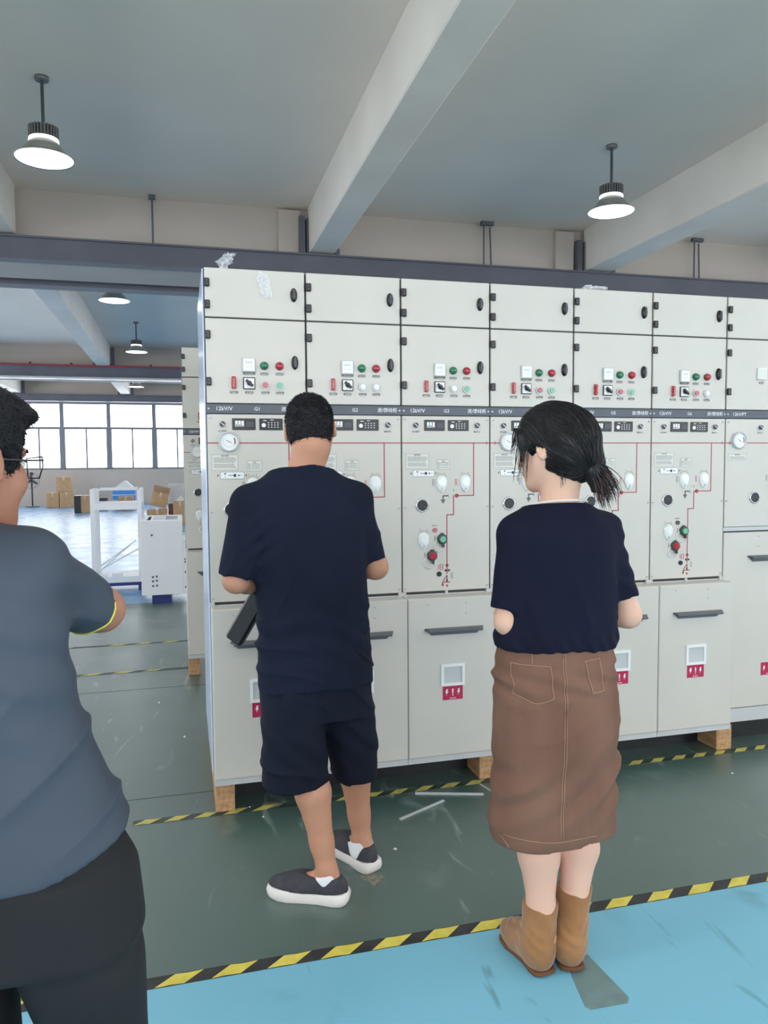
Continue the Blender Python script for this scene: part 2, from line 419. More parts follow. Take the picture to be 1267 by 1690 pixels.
lamp(4.33, -1.75, 'lit high bay lamp overhead right of the camera')
lamp(-1.08, 9.75, 'lit lamp half hidden behind the second rail beam')
lamp(-1.05, 15.4, 'lit lamp in the middle bay beside its white beam')
lamp(-1.5, 23.5, 'small distant lamp above the far windows')
lamp(-1.5, 21.8, 'lamp near the red-striped rail in the windowed bay') if False else None
lamp(4.33, 9.75, 'lamp in the middle bay behind the cabinets')
# ---------------------------------------------------------------- hazard tapes
M_tyel = mat('tape_yellow', (206, 186, 62), .55, var=.12, scale=25, col2=(226, 208, 92), thr=(.25, .6))
M_tblk = mat('tape_black', (44, 44, 46), .55, var=.25, scale=18)
M_tblk2 = mat('tape_black_worn', (42, 54, 50), .55, col2=(66, 82, 76), thr=(.4, .65), scale=14)
M_tyel2 = mat('tape_yellow_worn', (196, 184, 92), .6, col2=(150, 146, 92), thr=(.45, .75), scale=22)
def tape(label, x0, x1, yc, wd, pitch, duty, worn, seed):
    rnd = random.Random(seed)
    t = thing('hazard_tape', label, 'floor tape', ((x0+x1)/2, yc, 0))
    xc = (x0+x1)/2
    part('black_band', MB().box(x0-xc, x1-xc, -wd/2, wd/2, 0, .0008), M_tblk if worn == 0 else M_tblk2, t)
    x = x0
    while x < x1-pitch:
        if rnd.random() > worn:
            a = x-xc; L_ = pitch*duty*rnd.uniform(.85, 1.05); sk = wd*1.1; e = wd*.46
            p = [(a, -e), (a+L_*.5, -e*rnd.uniform(.85, 1)), (a+L_, -e), (a+L_+sk, e), (a+L_*.45+sk, e*rnd.uniform(.85, 1)), (a+sk, e)]
            part('yellow_stripe', MB().prismz(p, .0008, .0014), M_tyel if worn == 0 else M_tyel2, t)
        x += pitch
tape('black and yellow tape edging the blue floor in the foreground', -1.309, 3.0, -1.094, .05, .157, .54, .0, 1)
tape('worn yellow and black tape in front of the cabinet row', -.33, 4.0, -.065, .045, .12, .52, .12, 2)
tape('faded tape crossing the aisle in front of the second cabinet row', -2.3, -.05, 2.365, .05, .21, .5, .1, 3)
tape('faded tape crossing the aisle beyond the second cabinet corner', -2.4, .1, 3.255, .05, .21, .5, .1, 4)
# ---------------------------------------------------------------- switchgear cabinets
W = 0.42; DEP = 0.85
ZT, ZD, ZS0, ZS1, ZP, ZL, ZB = 2.2715, 2.070, 1.677, 1.716, .886, .8687, .149
PF = -0.0961          # front of the protruding cable compartment
def disc(b, x, z, r, y0, y1, n=20, r2=None):
    b.smooth = True; b.cyl((x, y0, z), (x, y1, z), r, r2, n=n); b.smooth = False
def hinge(door, z, x=.012):
    b = MB(); b.bbox(-.010, .012, -.012, 0, -.017, .017, .003); b.box(-.012, -.004, -.016, -.002, -.015, .015)
    b.cur = 1; b.box(-.002, .006, -.0135, -.012, -.010, -.004); b.box(-.002, .006, -.0135, -.012, .004, .010)
    part('hinge', b, [M_black, M_dark], door, (x, -.012, z), key='hinge')
def knob(door, x, z):
    b = MB(); b.smooth = True
    for k, (s, y) in enumerate(((1, 0), (1.0, .006), (.8, .012), (.35, .015))): pass
    vs = []; n = 20; prof = [(1.0, 0), (1.0, .006), (.85, .012), (.5, .0155), (0.01, .0165)]
    for s, y in prof:
        for i in range(n):
            q = 2*math.pi*i/n; vs.append((.0145*s*math.cos(q), -y, .029*s*math.sin(q)))
    b.add(vs, [(i*n+k, i*n+(k+1) % n, (i+1)*n+(k+1) % n, (i+1)*n+k) for i in range(4) for k in range(n)])
    b.smooth = False; b.cur = 1; b.bbox(-.005, .005, -.022, -.012, -.022, .022, .002)
    part('turn_knob', b, [M_black, M_dark], door, (x, -.012, z), key='knob')
def plate_text(door, x, z, s, w_=.04):
    b = MB(); b.bbox(-w_/2, w_/2, -.0012, 0, -.0065, .0065, .0005)
    p = part('label_plate', b, M_paper, None, key='lp%.3f' % w_)
    p.parent = door; p.location = (x, -.012, z)
    return p, s
def small_label(door, x, z, s, size=.0095, m=None, border=True):
    k = 'sl'+s+str(size)+str(border)
    if k not in CACHE:
        b = MB(); w_ = len(s)*size*.62+.004
        if border:
            b.box(-w_/2, w_/2, -.0006, 0, -.0062, -.0054); b.box(-w_/2, w_/2, -.0006, 0, .0054, .0062)
            b.box(-w_/2, -w_/2+.0008, -.0006, 0, -.0062, .0062); b.box(w_/2-.0008, w_/2, -.0006, 0, -.0062, .0062)
        tm = text_mesh(s, size, M_ink)
        o_ = len(b.v)
        for v in tm.vertices: b.v.append((v.co.x, -.0006, v.co.y))
        for p in tm.polygons: b.f.append(tuple(i+o_ for i in p.vertices)); b.m.append(0); b.sm.append(False)
        CACHE[k] = b.mesh('label_print', M_ink, fix=False)
    return link('label_print', CACHE[k], door, (x, -.0122, z))
def pushbutton(door, x, z, m, y=-.012, key=None):
    b = MB(); disc(b, 0, 0, .0190, 0, -.007, 20); b.cur = 1; disc(b, 0, 0, .0125, -.007, -.012, 20, .0115)
    part('push_button', b, [M_ltgrey, m], door, (x, y, z), key='pb'+m.name)
def signal(door, x, z, m):
    b = MB(); disc(b, 0, 0, .0178, 0, -.004); b.cur = 1
    b.smooth = True; b.lathe([(.0158, .004), (.0158, .010), (.0138, .0155), (.008, .0190), (.0001, .0196)], (0, 0, 0), 'y', 20); b.smooth = False
    part('signal_lamp', b, [M_dark, m], door, (x, -.012, z), key='sg'+m.name)
def keyswitch(pn, x, z):
    b = MB(); disc(b, 0, 0, .0145, 0, -.005); b.cur = 1; disc(b, 0, 0, .0115, -.005, -.010)
    b.cur = 0; Mr = Matrix.Rotation(math.radians(40), 4, 'Y'); b.box(-.0105, .0105, -.0135, -.010, -.0022, .0022, Mr)
    part('rotary_switch', b, [M_ltgrey, M_black], pn, (x, -.012, z), key='ks')
def screw(pn, x, z):
    b = MB(); disc(b, 0, 0, .0052, 0, -.004, 10); b.cur = 1; b.box(-.004, .004, -.0045, -.004, -.0007, .0007)
    part('screw', b, [M_ltgrey, M_dark], pn, (x, -.012, z), key='scr')
def gauge(pn, x, z):
    b = MB(); b.smooth = True
    b.lathe([(.043, 0), (.043, .012), (.039, .016), (.035, .015), (.035, .009)], n=32, axis='y'); b.smooth = False
    b.cur = 1; disc(b, 0, 0, .036, 0, -.009, 32)
    b.cur = 2; b.box(-.012, .012, -.0100, -.009, -.001, .001, Matrix.Rotation(.5, 4, 'Y'))
    for i in range(11):
        q = math.radians(-210+24*i); M = Matrix.Rotation(-q, 4, 'Y'); b.box(.021, .026, -.0098, -.009, -.0006, .0006, M)
    b.cur = 3
    for i in range(5):
        q = math.radians(-10-12*i+40); M = Matrix.Rotation(-q, 4, 'Y'); b.box(.023, .0275, -.0098, -.009, -.003, .003, M)
    b.cur = 0
    for q in (45, 135, 225, 315):
        a = math.radians(q); disc(b, .042*math.cos(a), .042*math.sin(a), .006, 0, -.006, 10)
    part('pressure_gauge', b, [M_ltgrey, M_white, M_ink, M_line], pn, (x, -.012, z), key='gauge')
def shroud(pn, x, z, pale=False):      # the white shield-shaped operating-hole cover with the dial arc above
    b = MB(); b.smooth = True
    out = []
    for i in range(13):
        q = math.pi*i/12; out.append((.026*math.cos(q), .006+.026*math.sin(q)))
    out += [(-.025, -.016), (-.016, -.028), (-.012, -.040), (0, -.045), (.012, -.040), (.016, -.028), (.025, -.016)]
    n = len(out); vs = [(px, 0, pz) for px, pz in out]+[(px*.96, -.006, pz*.96) for px, pz in out]+[(px*.84, -.009, pz*.84) for px, pz in out]
    fs = [(k*n+i, k*n+(i+1) % n, (k+1)*n+(i+1) % n, (k+1)*n+i) for k in (0, 1) for i in range(n)]+[tuple(range(2*n, 3*n))]
    b.add(vs, fs); b.smooth = False
    disc(b, 0, .003, .018, -.008, -.012, 20); b.cur = 1; b.bbox(-.003, .003, -.016, -.008, -.036, -.024, .001)
    b.cur = 0; b.bbox(-.004, .004, -.013, -.006, -.043, -.036, .001)
    part('operating_cover', b, [M_clear, M_ltgrey], pn, (x, -.012, z), key='shroud')
    b = MB()
    for i in range(10):
        q = math.radians(42+9.6*i); q2 = math.radians(42+9.6*(i+1))
        p = [(.033*math.cos(q), .006+.033*math.sin(q)), (.0345*math.cos(q), .006+.0345*math.sin(q)), (.0345*math.cos(q2), .006+.0345*math.sin(q2)), (.033*math.cos(q2), .006+.033*math.sin(q2))]
        b.prism(p, -.0006, 0)
    for sx in (-1, 1): b.box(sx*.016-.002, sx*.016+.002, -.0006, 0, .043, .046)
    part('dial_arc', b, M_ink, pn, (x, -.012, z), key='arc')
def vertical_tag(pn, x, z, m):
    b = MB(); b.cur = 0; b.box(-.0045, .0045, -.0006, 0, -.014, .014); b.cur = 1
    for k in range(4): b.box(-.003, .003, -.0009, -.0006, -.0115+k*.0065, -.0085+k*.0065)
    part('vertical_label', b, [m, M_wink], pn, (x, -.012, z), key='vt'+m.name)
def relay(pn, x0, x1, z0, z1, kind):
    w_, h = x1-x0, z1-z0; b = MB(); b.bbox(0, w_, -.005, 0, 0, h, .0015); y = -.0056
    if kind == 0:
        b.cur = 1
        for i in range(3): b.box(.012+i*.013, .022+i*.013, y, -.005, .014, .038)
        b.cur = 2; b.box(.014, .020, y-.0004, y, .016, .022); b.box(.027, .033, y-.0004, y, .016, .022)
        b.cur = 3; b.box(.040, .046, y-.0004, y, .012, .018)
        b.cur = 4; b.bbox(.055, w_-.007, -.0075, -.005, .010, h-.012, .001)
    else:
        b.cur = 1; b.smooth = True; b.cyl((.018, -.005, .020), (.018, -.0065, .020), .009, n=16); b.smooth = False
        for r in range(3):
            for c in range(4): b.box(.036+c*.013, .041+c*.013, y, -.005, .010+r*.0095, .0135+r*.0095)
        b.box(.016, .030, y, -.005, h-.010, h-.007); b.box(.045, .060, y, -.005, h-.007, h-.005)
    part('relay_unit', b, [M_black, M_wink, M_green, M_red, M_dark], pn, (x0, -.012, z0), key='relay%d' % kind)
def warning(lo, x, z, y):
    p = part('warning_label', MB().box(-.0475, .0475, -.0008, 0, -.033, .033), M_sign, lo, (x, y, z), key='wl', label='crimson warning label with white bolts')
    if 'wl2' not in CACHE:
        b = MB()
        for sx in (-.028, .028):
            q = [(-.002, .016), (.006, .016), (.001, .006), (.007, .006), (-.004, -.014), (-.001, -.001), (-.007, -.001)]
            b.prism([(sx+a, c) for a, c in q], -.0014, -.0008)
        b.prism([(-.0035, .016), (.0035, .016), (.002, -.006), (-.002, -.006)], -.0014, -.0008)
        b.prism([(-.0025, -.010), (.0025, -.010), (.0025, -.015), (-.0025, -.015)], -.0014, -.0008)
        tm = text_mesh('危险', .009, M_wink)
        CACHE['wl2'] = b.mesh('bolt_symbols', M_wink)
    link('bolt_symbols', CACHE['wl2'], p, (0, 0, 0)); p2 = text('高压危险', .0075, M_wink, p, (0, -.0012, -.0265), 'lettering')
    return p
def pull_handle(lo, x, z, y):
    L_ = .277; b = MB()
    prof = [(0, .016), (-.020, .014), (-.030, .004), (-.028, -.001), (-.018, .006), (0, .006)]
    n = len(prof)
    vs = [(-L_/2, a, c) for a, c in prof]+[(L_/2, a, c) for a, c in prof]
    vs = [(-L_/2+(.012 if a < -.01 else 0), a, c) for a, c in prof]+[(L_/2-(.012 if a < -.01 else 0), a, c) for a, c in prof]
    b.add(vs, [tuple(range(n)), tuple(range(2*n-1, n-1, -1))]+[(i, i+n, (i+1) % n+n, (i+1) % n) for i in range(n)])
    b.prism([(-L_/2, .016), (L_/2, .016), (L_/2-.030, -.016), (-L_/2+.030, -.016)], -.003, 0)
    part('pull_handle', b, mat('handle_grey', (88, 92, 97), .4), lo, (x, y, z), key='handle', label='dark grey pull handle')
def cabinet(x, y, name, kind, label, g, buttons, gau, loc_group='switchgear row'):
    t = thing('switchgear_cabinet', label, 'electrical cabinet', (x, y, 0), 0, loc_group)
    gp = .0022
    pt = kind == 'pt'
    zp = 1.133 if pt else ZP
    # carcass
    def body(b):
        b.box(gp/2, W-gp/2, .002, DEP, ZB, ZT-.001)
    part('carcass', body, M_cab, t, key='body')
    # shadow-gap backing behind the doors
    part('door_frame', MB().box(.0005, W-.0005, -.0005, .004, 1.12 if pt else .87, ZT-.004), M_seam, t, key='seam%d' % pt)
    # upper and instrument doors
    d = part('upper_door', lambda b: b.bbox(.004, W-.004, -.012, .001, ZD+.003, ZT, .0025), M_cab, t, key='udoor')
    hinge(d, 2.210); hinge(d, 2.122); knob(d, .370, 2.175)
    d = part('instrument_door', lambda b: b.bbox(.004, W-.004, -.012, .001, ZS1+.004, ZD-.003, .0025), M_cab, t, key='idoor')
    hinge(d, 1.999); hinge(d, 1.808); knob(d, .371, 1.893)
    dx = .32 if pt else .178
    if not pt:
        b = MB(); b.bbox(-.027, .027, -.010, 0, -.030, .030, .003); b.cur = 1; b.bbox(-.023, .023, -.0115, -.010, -.026, .026, .001)
        b.cur = 2
        for k in range(3): b.box(-.014+.010*k, -.008+.010*k, -.012, -.0115, .004, .014)
        b.box(-.015, .015, -.012, -.0115, -.010, -.008)
        part('display_meter', b, [M_ltgrey, M_white, M_ltgrey], d, (.178, -.012, 1.879), key='meter')
        small_label(d, .178, 1.8435, '智能操控装置', .0095)
        signal(d, .242, 1.877, M_green); signal(d, .306, 1.877, M_red)
        small_label(d, .242, 1.8435, '合闸指示'); small_label(d, .306, 1.8435, '分闸指示')
        b = MB(); b.bbox(-.025, .025, -.006, 0, -.025, .025, .002); b.cur = 1; b.box(-.021, .021, -.0068, -.006, -.021, .021)
        b.cur = 0; b.smooth = True; b.cyl((0, -.0068, 0), (0, -.016, 0), .010, n=16); b.smooth = False
        M = Matrix.Rotation(math.radians(42), 4, 'Y'); b.bbox(-.019, .019, -.024, -.014, -.0055, .0055, .002, M)
        part('selector_switch', b, [M_black, M_white], d, (.178, -.012, 1.803), key='sel')
        pushbutton(d, .245, 1.797, buttons[0]); pushbutton(d, .306, 1.797, buttons[1])
        small_label(d, .178, 1.7645, '就地远方'); small_label(d, .245, 1.7645, '分闸按钮'); small_label(d, .306, 1.7645, '合闸按钮')
        def link_piece(b):
            b.smooth = True
            for k in range(3):
                b.cyl((0, 0, -.016+.016*k), (0, -.014, -.016+.016*k), .0085, .0075, n=14)
            b.smooth = False; b.bbox(-.0095, .0095, -.006, 0, -.026, .026, .003); b.bbox(-.005, .005, -.018, -.010, -.020, .020, .002)
        part('link_strip', link_piece, M_red, d, (.115, -.012, 1.805), key='link', label='red vertical link piece')
        small_label(d, .115, 1.7645, '保护压板')
    else:
        for k in range(2):
            b = MB(); b.bbox(-.027, .027, -.010, 0, -.030, .030, .003); b.cur = 1; b.box(-.022, .022, -.0108, -.010, -.025, .025)
            part('display_meter', b, [M_white, M_paper], d, (.205+.09*k, -.012, 1.90), key='meterp')
            small_label(d, .205+.09*k, 1.855, '电压表')
    # grey nameplate strip
    s = part('nameplate_strip', lambda b: b.bbox(.0, W, -.014, .001, ZS0, ZS1, .001), M_strip, t, key='strip')
    text('12kV/PT' if pt else '12kV/V', .0235, M_wink, s, (.038, -.0146, 1.6965), 'lettering', 'LEFT')
    text(g, .021, M_wink, s, (.210, -.0146, 1.6965))
    if not pt: text('进/馈线柜', .021, M_wink, s, (.355, -.0146, 1.6965))
    for sx in (.010, W-.010):
        b = MB(); disc(b, 0, 0, .0042, 0, -.003, 8); part('strip_screw', b, M_ltgrey, s, (sx, -.014, 1.6965), key='ssc')
    # control panel
    p = part('control_panel', lambda b: b.bbox(.003, W-.003, -.012, .001, zp, ZS0-.003, .002), M_cab, t, key='panel%d' % pt)
    for sx, sz in ((.017, 1.658), (W-.015, 1.658), (.014, 1.265), (W-.014, 1.265)) + (() if pt else ((.012, .902), (W-.014, .902))): screw(p, sx, sz)
    if pt:
        keyswitch(p, .205, 1.632); small_label(p, .205, 1.604, '照明开关', .0085, border=False)
        relay(p, .262, .360, 1.609, 1.657, 1)
    else:
        keyswitch(p, .065, 1.633); keyswitch(p, .356, 1.633)
        small_label(p, .065, 1.604, '柜内照明', .0085, border=False); small_label(p, .356, 1.604, '储能开关', .0085, border=False)
        relay(p, .105, .201, 1.609, 1.657, 0); relay(p, .217, .315, 1.609, 1.657, 1)
    # mimic diagram
    def mimic(b):
        t_ = .0021; y0, y1 = -.0008, 0
        def h(xa, xb, z): b.box(min(xa, xb)-t_, max(xa, xb)+t_, y0, y1, z-t_, z+t_)
        def v(xx, za, zb): b.box(xx-t_, xx+t_, y0, y1, min(za, zb)-t_, max(za, zb)+t_)
        h(.003, W-.003, 1.5545)
        if pt: return
        v(.340, 1.5545, 1.317); h(.255, .340, 1.317); v(.243, 1.317, 1.231); h(.211, .243, 1.231); v(.211, 1.231, 1.006)
        v(.211, 1.0, .965); v(.211, .955, .925); h(.190, .224, .925); v(.190, .925, .915)
        b.prism([(.205, .936), (.217, .936), (.211, .924)], y0, y1); b.prism([(.184, .916), (.196, .916), (.190, .904)], y0, y1); b.prism([(.205, .912), (.217, .912), (.211, .900)], y0, y1)
        b.prism([(.204, 1.006), (.218, 1.006), (.218, .996), (.204, .996)], y0, y1)
        b.smooth = True; b.cyl((.258, 0, 1.317), (.258, -.004, 1.317), .009, n=14); b.smooth = False
        b.cur = 1
        h(.193, .214, 1.317); v(.193, 1.317, 1.298); h(.184, .202, 1.298); h(.188, .198, 1.292); h(.191, .195, 1.286)
        h(.201, .224, .978); v(.204, .982, .974); v(.220, .982, .974)
        b.prism([(.190, .930), (.194, .930), (.213, .956), (.211, .958)], y0, y1)
        b.cur = 2; b.smooth = True; b.cyl((.227, 0, 1.317), (.227, -.005, 1.317), .0095, n=14); b.smooth = False
    part('mimic_diagram', mimic, [M_line, M_ink, M_ltgrey], p, (0, -.012, 0), key='mimic%d' % pt)
    if g in ('G3', 'G6', 'G4') or pt:
        if g in ('G3', 'G6'): b = MB(); b.prism([(.398, 1.5545), (.404, 1.562), (.407, 1.562), (.401, 1.5545), (.407, 1.547), (.404, 1.547)], -.0012, -.0004)
        else: b = MB(); b.prism([(.030, 1.5545), (.024, 1.562), (.021, 1.562), (.027, 1.5545), (.021, 1.547), (.024, 1.547)], -.0012, -.0004)
        part('arrow_mark', b, M_line, p, (0, -.012, 0))
    if gau: gauge(p, .09 if not pt else .078, 1.560 if not pt else 1.567)
    # instruction plates
    def instr(b):
        hh = .064 if not pt else .03
        b.box(-.053, .053, -.0006, 0, -hh/2, hh/2); b.cur = 1
        for a in (-1, 1):
            b.box(-.053, .053, -.0010, -.0006, a*hh/2-.0005, a*hh/2+.0005); b.box(a*.053-.0005, a*.053+.0005, -.0010, -.0006, -hh/2, hh/2)
        rnd = random.Random(3); n_ = 12 if not pt else 4
        for k in range(n_):
            if k == 6: continue
            z = hh/2-.013-k*.0038; x0_ = -.045
            while x0_ < .036+rnd.random()*.006:
                L_ = rnd.uniform(.004, .012); b.box(x0_, min(x0_+L_, .047), -.0009, -.0006, z-.0008, z+.0008); x0_ += L_+.0018
    q = part('instruction_plate', instr, [M_paper, mat('pale_print', (120, 120, 116), .6)], p, (.072, -.012, 1.474 if not pt else 1.484), key='ins%d' % pt)
    text('操作说明', .0075, M_ink, q, (0, -.0012, .0265 if not pt else .011))
    if not pt:
        def small(b):
            b.box(-.030, .030, -.0006, 0, -.021, .021); b.cur = 1
            for a in (-1, 1): b.box(-.030, .030, -.001, -.0006, a*.021-.0006, a*.021+.0006); b.box(a*.030-.0006, a*.030+.0006, -.001, -.0006, -.021, .021)
            b.box(-.017, -.016, -.001, -.0006, -.021, .010)
            for k in range(4): b.box(-.013, .024, -.001, -.0006, -.014+k*.007, -.012+k*.007); b.box(-.025, -.020, -.001, -.0006, -.015+k*.007, -.011+k*.007)
        q = part('notice_plate', small, [M_paper, mat('pale_print', (120, 120, 116), .6)], p, (.194, -.012, 1.458), key='notice')
        text('注意', .0075, M_ink, q, (0, -.0012, .0145))
        def fuse(b):
            b.box(-.050, .050, -.0015, 0, -.015, .015); b.cur = 1
            for a in (-1, 1): b.box(-.050, .050, -.0019, -.0015, a*.0145-.0006, a*.0145+.0006); b.box(a*.0495-.0006, a*.0495+.0006, -.0019, -.0015, -.015, .015)
            b.box(-.016, .014, -.0019, -.0015, -.0012, .0012); b.box(.006, .016, -.0025, -.0015, -.006, .006)
            b.prism([(.024, -.004), (.024, .004), (.034, 0)], -.0019, -.0015); b.box(.034, .040, -.0019, -.0015, -.0008, .0008)
            b.box(-.032, -.026, -.0019, -.0015, .004, .010); b.box(-.031, -.028, -.0019, -.0015, -.008, -.005)
            for a in (-1, 1): b.prism([(a*.058, .004), (a*.062, 0), (a*.058, -.004), (a*.054, 0)], -.0006, 0)
        part('key_diagram', fuse, [M_white, M_ink], p, (.101, -.012, 1.419), key='fuse')
        shroud(p, .186, 1.376); shroud(p, .299, 1.377)
        vertical_tag(p, .147, 1.378, M_strip); vertical_tag(p, .255, 1.378, M_line)
        b = MB(); b.box(-.003, .003, -.0006, 0, -.006, .006); b.cur = 1; b.box(-.018, -.014, -.0006, 0, -.006, .008); b.box(.014, .018, -.0006, 0, -.006, .008)
        part('position_mark', b, [M_pgreen, M_ltgrey], p, (.243, -.012, 1.341), key='pos')
    def plug(b):
        b.smooth = True; b.lathe([(.031, 0), (.031, .004), (.026, .006), (.024, .004)], axis='y', n=28); b.smooth = False
        b.cur = 1; disc(b, 0, 0, .0245, 0, -.007, 24); b.cur = 2
        M = Matrix.Rotation(.7, 4, 'Y'); b.box(.010, .024, -.010, -.007, -.002, .002, M)
    part('round_socket', plug, [M_chrome, M_black, M_dark], p, (.094 if not pt else .180, -.012, 1.276 if not pt else 1.279), key='plug')
    if pt:
        shroud(p, .30, 1.376); vertical_tag(p, .25, 1.378, M_strip)
    else:
        shroud(p, .100, 1.122)
        b = MB(); disc(b, 0, 0, .0105, 0, -.006, 16); part('spring_indicator', b, M_pred if g != 'G6' else M_dark, p, (.153, -.012, 1.163), key='si'+str(g == 'G6'))
        text('储能指示', .007, M_ink, p, (.152, -.0124, 1.183))
        for nm, m, x_, z_ in (('green_button', M_pgreen, .187, 1.122), ('red_button', M_red, .139, 1.048)):
            def btn(b):
                b.smooth = True; b.lathe([(.0235, 0), (.0235, .010), (.020, .016), (.015, .016)], axis='y', n=24); b.smooth = False
                b.cur = 1; disc(b, 0, 0, .0150, -.006, -.019, 20, .0135); b.cur = 2
                disc(b, 0, 0, .0160, -.006, -.0165, 20)
                b.cur = 0; b.bbox(-.004, .004, -.024, -.004, -.036, -.018, .002); b.bbox(-.008, .008, -.006, 0, .020, .028, .002)
            part(nm, btn, [M_dark, m, M_green if m is M_pgreen else M_sign], p, (x_, -.012, z_), key=nm)
            b = MB(); b.smooth = True; b.lathe([(.030, 0), (.031, .003), (.026, .004)], (0, 0, 0), 'y', 20); part('button_guard', b, M_clear, p, (x_-.012, -.012, z_-.030), key='guard')
            b = MB(); [b.box(-.002, .002, -.0006, 0, k*.007, k*.007+.004) for k in range(4)]; part('side_print', b, M_ink, p, (x_-.034, -.012, z_-.012), key='sp')
        b = MB(); disc(b, 0, 0, .0115, 0, -.004, 16); part('locking_hole', b, M_black, p, (.173, -.012, .963), key='hole')
        b = MB(); b.box(-.008, .008, -.0006, 0, -.013, .013); b.cur = 1; [b.box(-.005, .005, -.001, -.0006, -.010+.006*k, -.007+.006*k) for k in range(4)]
        b.cur = 0; [b.box(-.016, -.012, -.0006, 0, -.010+.007*k, -.006+.007*k) for k in range(3)]
        part('red_label', b, [M_line, M_wink], p, (.184, -.012, .995), key='rl')
        b = MB(); [b.box(-.007+.007*c, -.004+.007*c, -.0006, 0, -.014+.007*k, -.010+.007*k) for k in range(4) for c in range(2)]
        part('side_print', b, M_ink, p, (.236, -.012, .955), key='sp2')
    # ledge rail between panel and the compartment below
    if not pt:
        def rail(b):
            b.box(.01, W-.01, .004, .04, ZL-.01, ZP)
            b.cur = 1; b.box(0, .018, -.012, .01, ZL, ZP); b.box(W-.018, W, -.012, .01, ZL, ZP); b.box(.018, W-.018, -.004, .006, .8675, .8735)
            b.box(W/2-.006, W/2+.006, -.010, .004, ZL, ZP)
        part('ledge_rail', rail, [M_seam, M_ltgrey], t, key='rail')
        def lower(b):
            b.bbox(.0015, W-.0015, PF, .001, ZB+.004, ZL, .004)
        lo = part('cable_compartment', lower, M_cab, t, key='lower')
        for hx, hz in ((.09, .842), (.27, .842), (.27, .795)): b = MB(); disc(b, 0, 0, .0022, 0, -.0006, 8); part('rivet_hole', b, M_seam, lo, (hx, PF, hz), key='rh')
        pull_handle(lo, .214, .719, PF)
        def win(b):
            x0, x1, z0, z1 = -.056, .056, -.050, .050; f = .013
            b.box(x0, x1, -.006, 0, z0, z0+f); b.box(x0, x1, -.006, 0, z1-f, z1); b.box(x0, x0+f, -.006, 0, z0+f, z1-f); b.box(x1-f, x1, -.006, 0, z0+f, z1-f)
            b.cur = 1; b.box(x0+f, x1-f, -.0012, 0, z0+f, z1-f); b.box(x0+f, x1-f, -.006, -.0055, z1-f-.002, z1-f)
        part('inspection_window', win, [M_white, M_ltgrey], lo, (.207, PF, .521), key='win')
        warning(lo, .207, .440, PF)
        part('base_rail', lambda b: b.box(.001, W-.001, PF+.006, .05, .127, ZB+.004), M_ltgrey, t, key='baser')
    else:
        def rail(b):
            b.box(.0, W, -.010, .002, 1.112, 1.131); b.cur = 1; b.box(.01, W, -.004, .002, 1.104, 1.112)
        part('ledge_rail', rail, [M_ltgrey, M_seam], t, key='railp')
        lo = part('lower_door', lambda b: b.bbox(.003, W-.003, -.012, .001, .20, 1.104, .0025), M_cab, t, key='lowerp')
        for hx, hz in ((.21, 1.08), (.21, 1.03)): b = MB(); disc(b, 0, 0, .0022, 0, -.0006, 8); part('rivet_hole', b, M_seam, lo, (hx, -.012, hz), key='rhp')
        pull_handle(lo, .285, .968, -.012); warning(lo, .29, .392, -.012)
        part('base_rail', lambda b: b.box(.001, W-.001, -.012, .05, .127, .197), M_ltgrey, t, key='baserp')
    return t
PB = {'r': M_pred, 'g': M_pgreen, 'w': M_white}
cabinet(0*W, 0, 'G1', 'v', 'switchgear cabinet G1 at the left end of the row, behind the man in navy shorts', 'G1', (M_pred, M_pgreen), True, None)
cabinet(1*W, 0, 'G2', 'v', 'switchgear cabinet G2 with two white push buttons, right behind the man in shorts', 'G2', (M_white, M_white), False, None)
cabinet(2*W, 0, 'G3', 'v', 'switchgear cabinet G3, fully visible between the man and the woman', 'G3', (M_white, M_pgreen), False, None)
cabinet(3*W, 0, 'G4', 'v', 'switchgear cabinet G4 with a round gauge, behind the woman in the navy top', 'G4', (M_pred, M_pgreen), True, None)
cabinet(4*W, 0, 'G5', 'v', 'switchgear cabinet G5 partly hidden to the right of the woman', 'G5', (M_pred, M_pgreen), False, None)
cabinet(5*W, 0, 'G6', 'v', 'switchgear cabinet G6, last one with a protruding lower compartment', 'G6', (M_pred, M_white), False, None)
cabinet(6*W, 0, 'PT', 'pt', 'voltage transformer cabinet 12kV/PT cut off by the right edge', ' ', (M_pred, M_pgreen), True, None)
cabinet(-.09, 2.2, 'G1', 'v', 'separate switchgear cabinet standing in the second row beyond the aisle', 'G1', (M_pred, M_pgreen), True, None)
for o in COL.objects:
    if o.name == 'switchgear_cabinet':
        part('end_panel', MB().bbox(-.006, .0005, .004, DEP, ZB, ZT-.002, .002), M_side, o, label='film-covered end panel, window reflection painted bluish')
# timber bearers under the cabinets
def bearer(x0, x1, y0, y1, label, h=.127, key=None):
    t = part('timber_bearer', MB().bbox(0, x1-x0, 0, y1-y0, 0, h, .004), M_wood, None, (x0, y0, 0))
    tag(t, label, 'timber block')
bearer(.003, .083, -.06, .85, 'rough timber bearer under the left end of the cabinet row')
bearer(1.196, 1.29, -.045, .85, 'rough timber bearer under the row between the man and the woman')
bearer(2.482, 2.572, -.04, .85, 'rough timber bearer under the row below cabinet G6')
bearer(-.088, -.01, 2.15, 3.0, 'timber bearer under the second row cabinet', .125)
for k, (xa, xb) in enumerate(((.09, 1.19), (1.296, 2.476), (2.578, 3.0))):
    b = MB(); b.box(xa, xb, .10, .11, 0, .105); b.box(xa, xb, .11, .16, .095, .105); b.box(xa, xb, .11, .16, 0, .01)  # black channel read from faint lines, also added to darken the gap
    t = part('base_channel', b, M_black); tag(t, 'black steel channel in the gap under the cabinets, %s section' % ['left', 'middle', 'right'][k], 'steel channel')
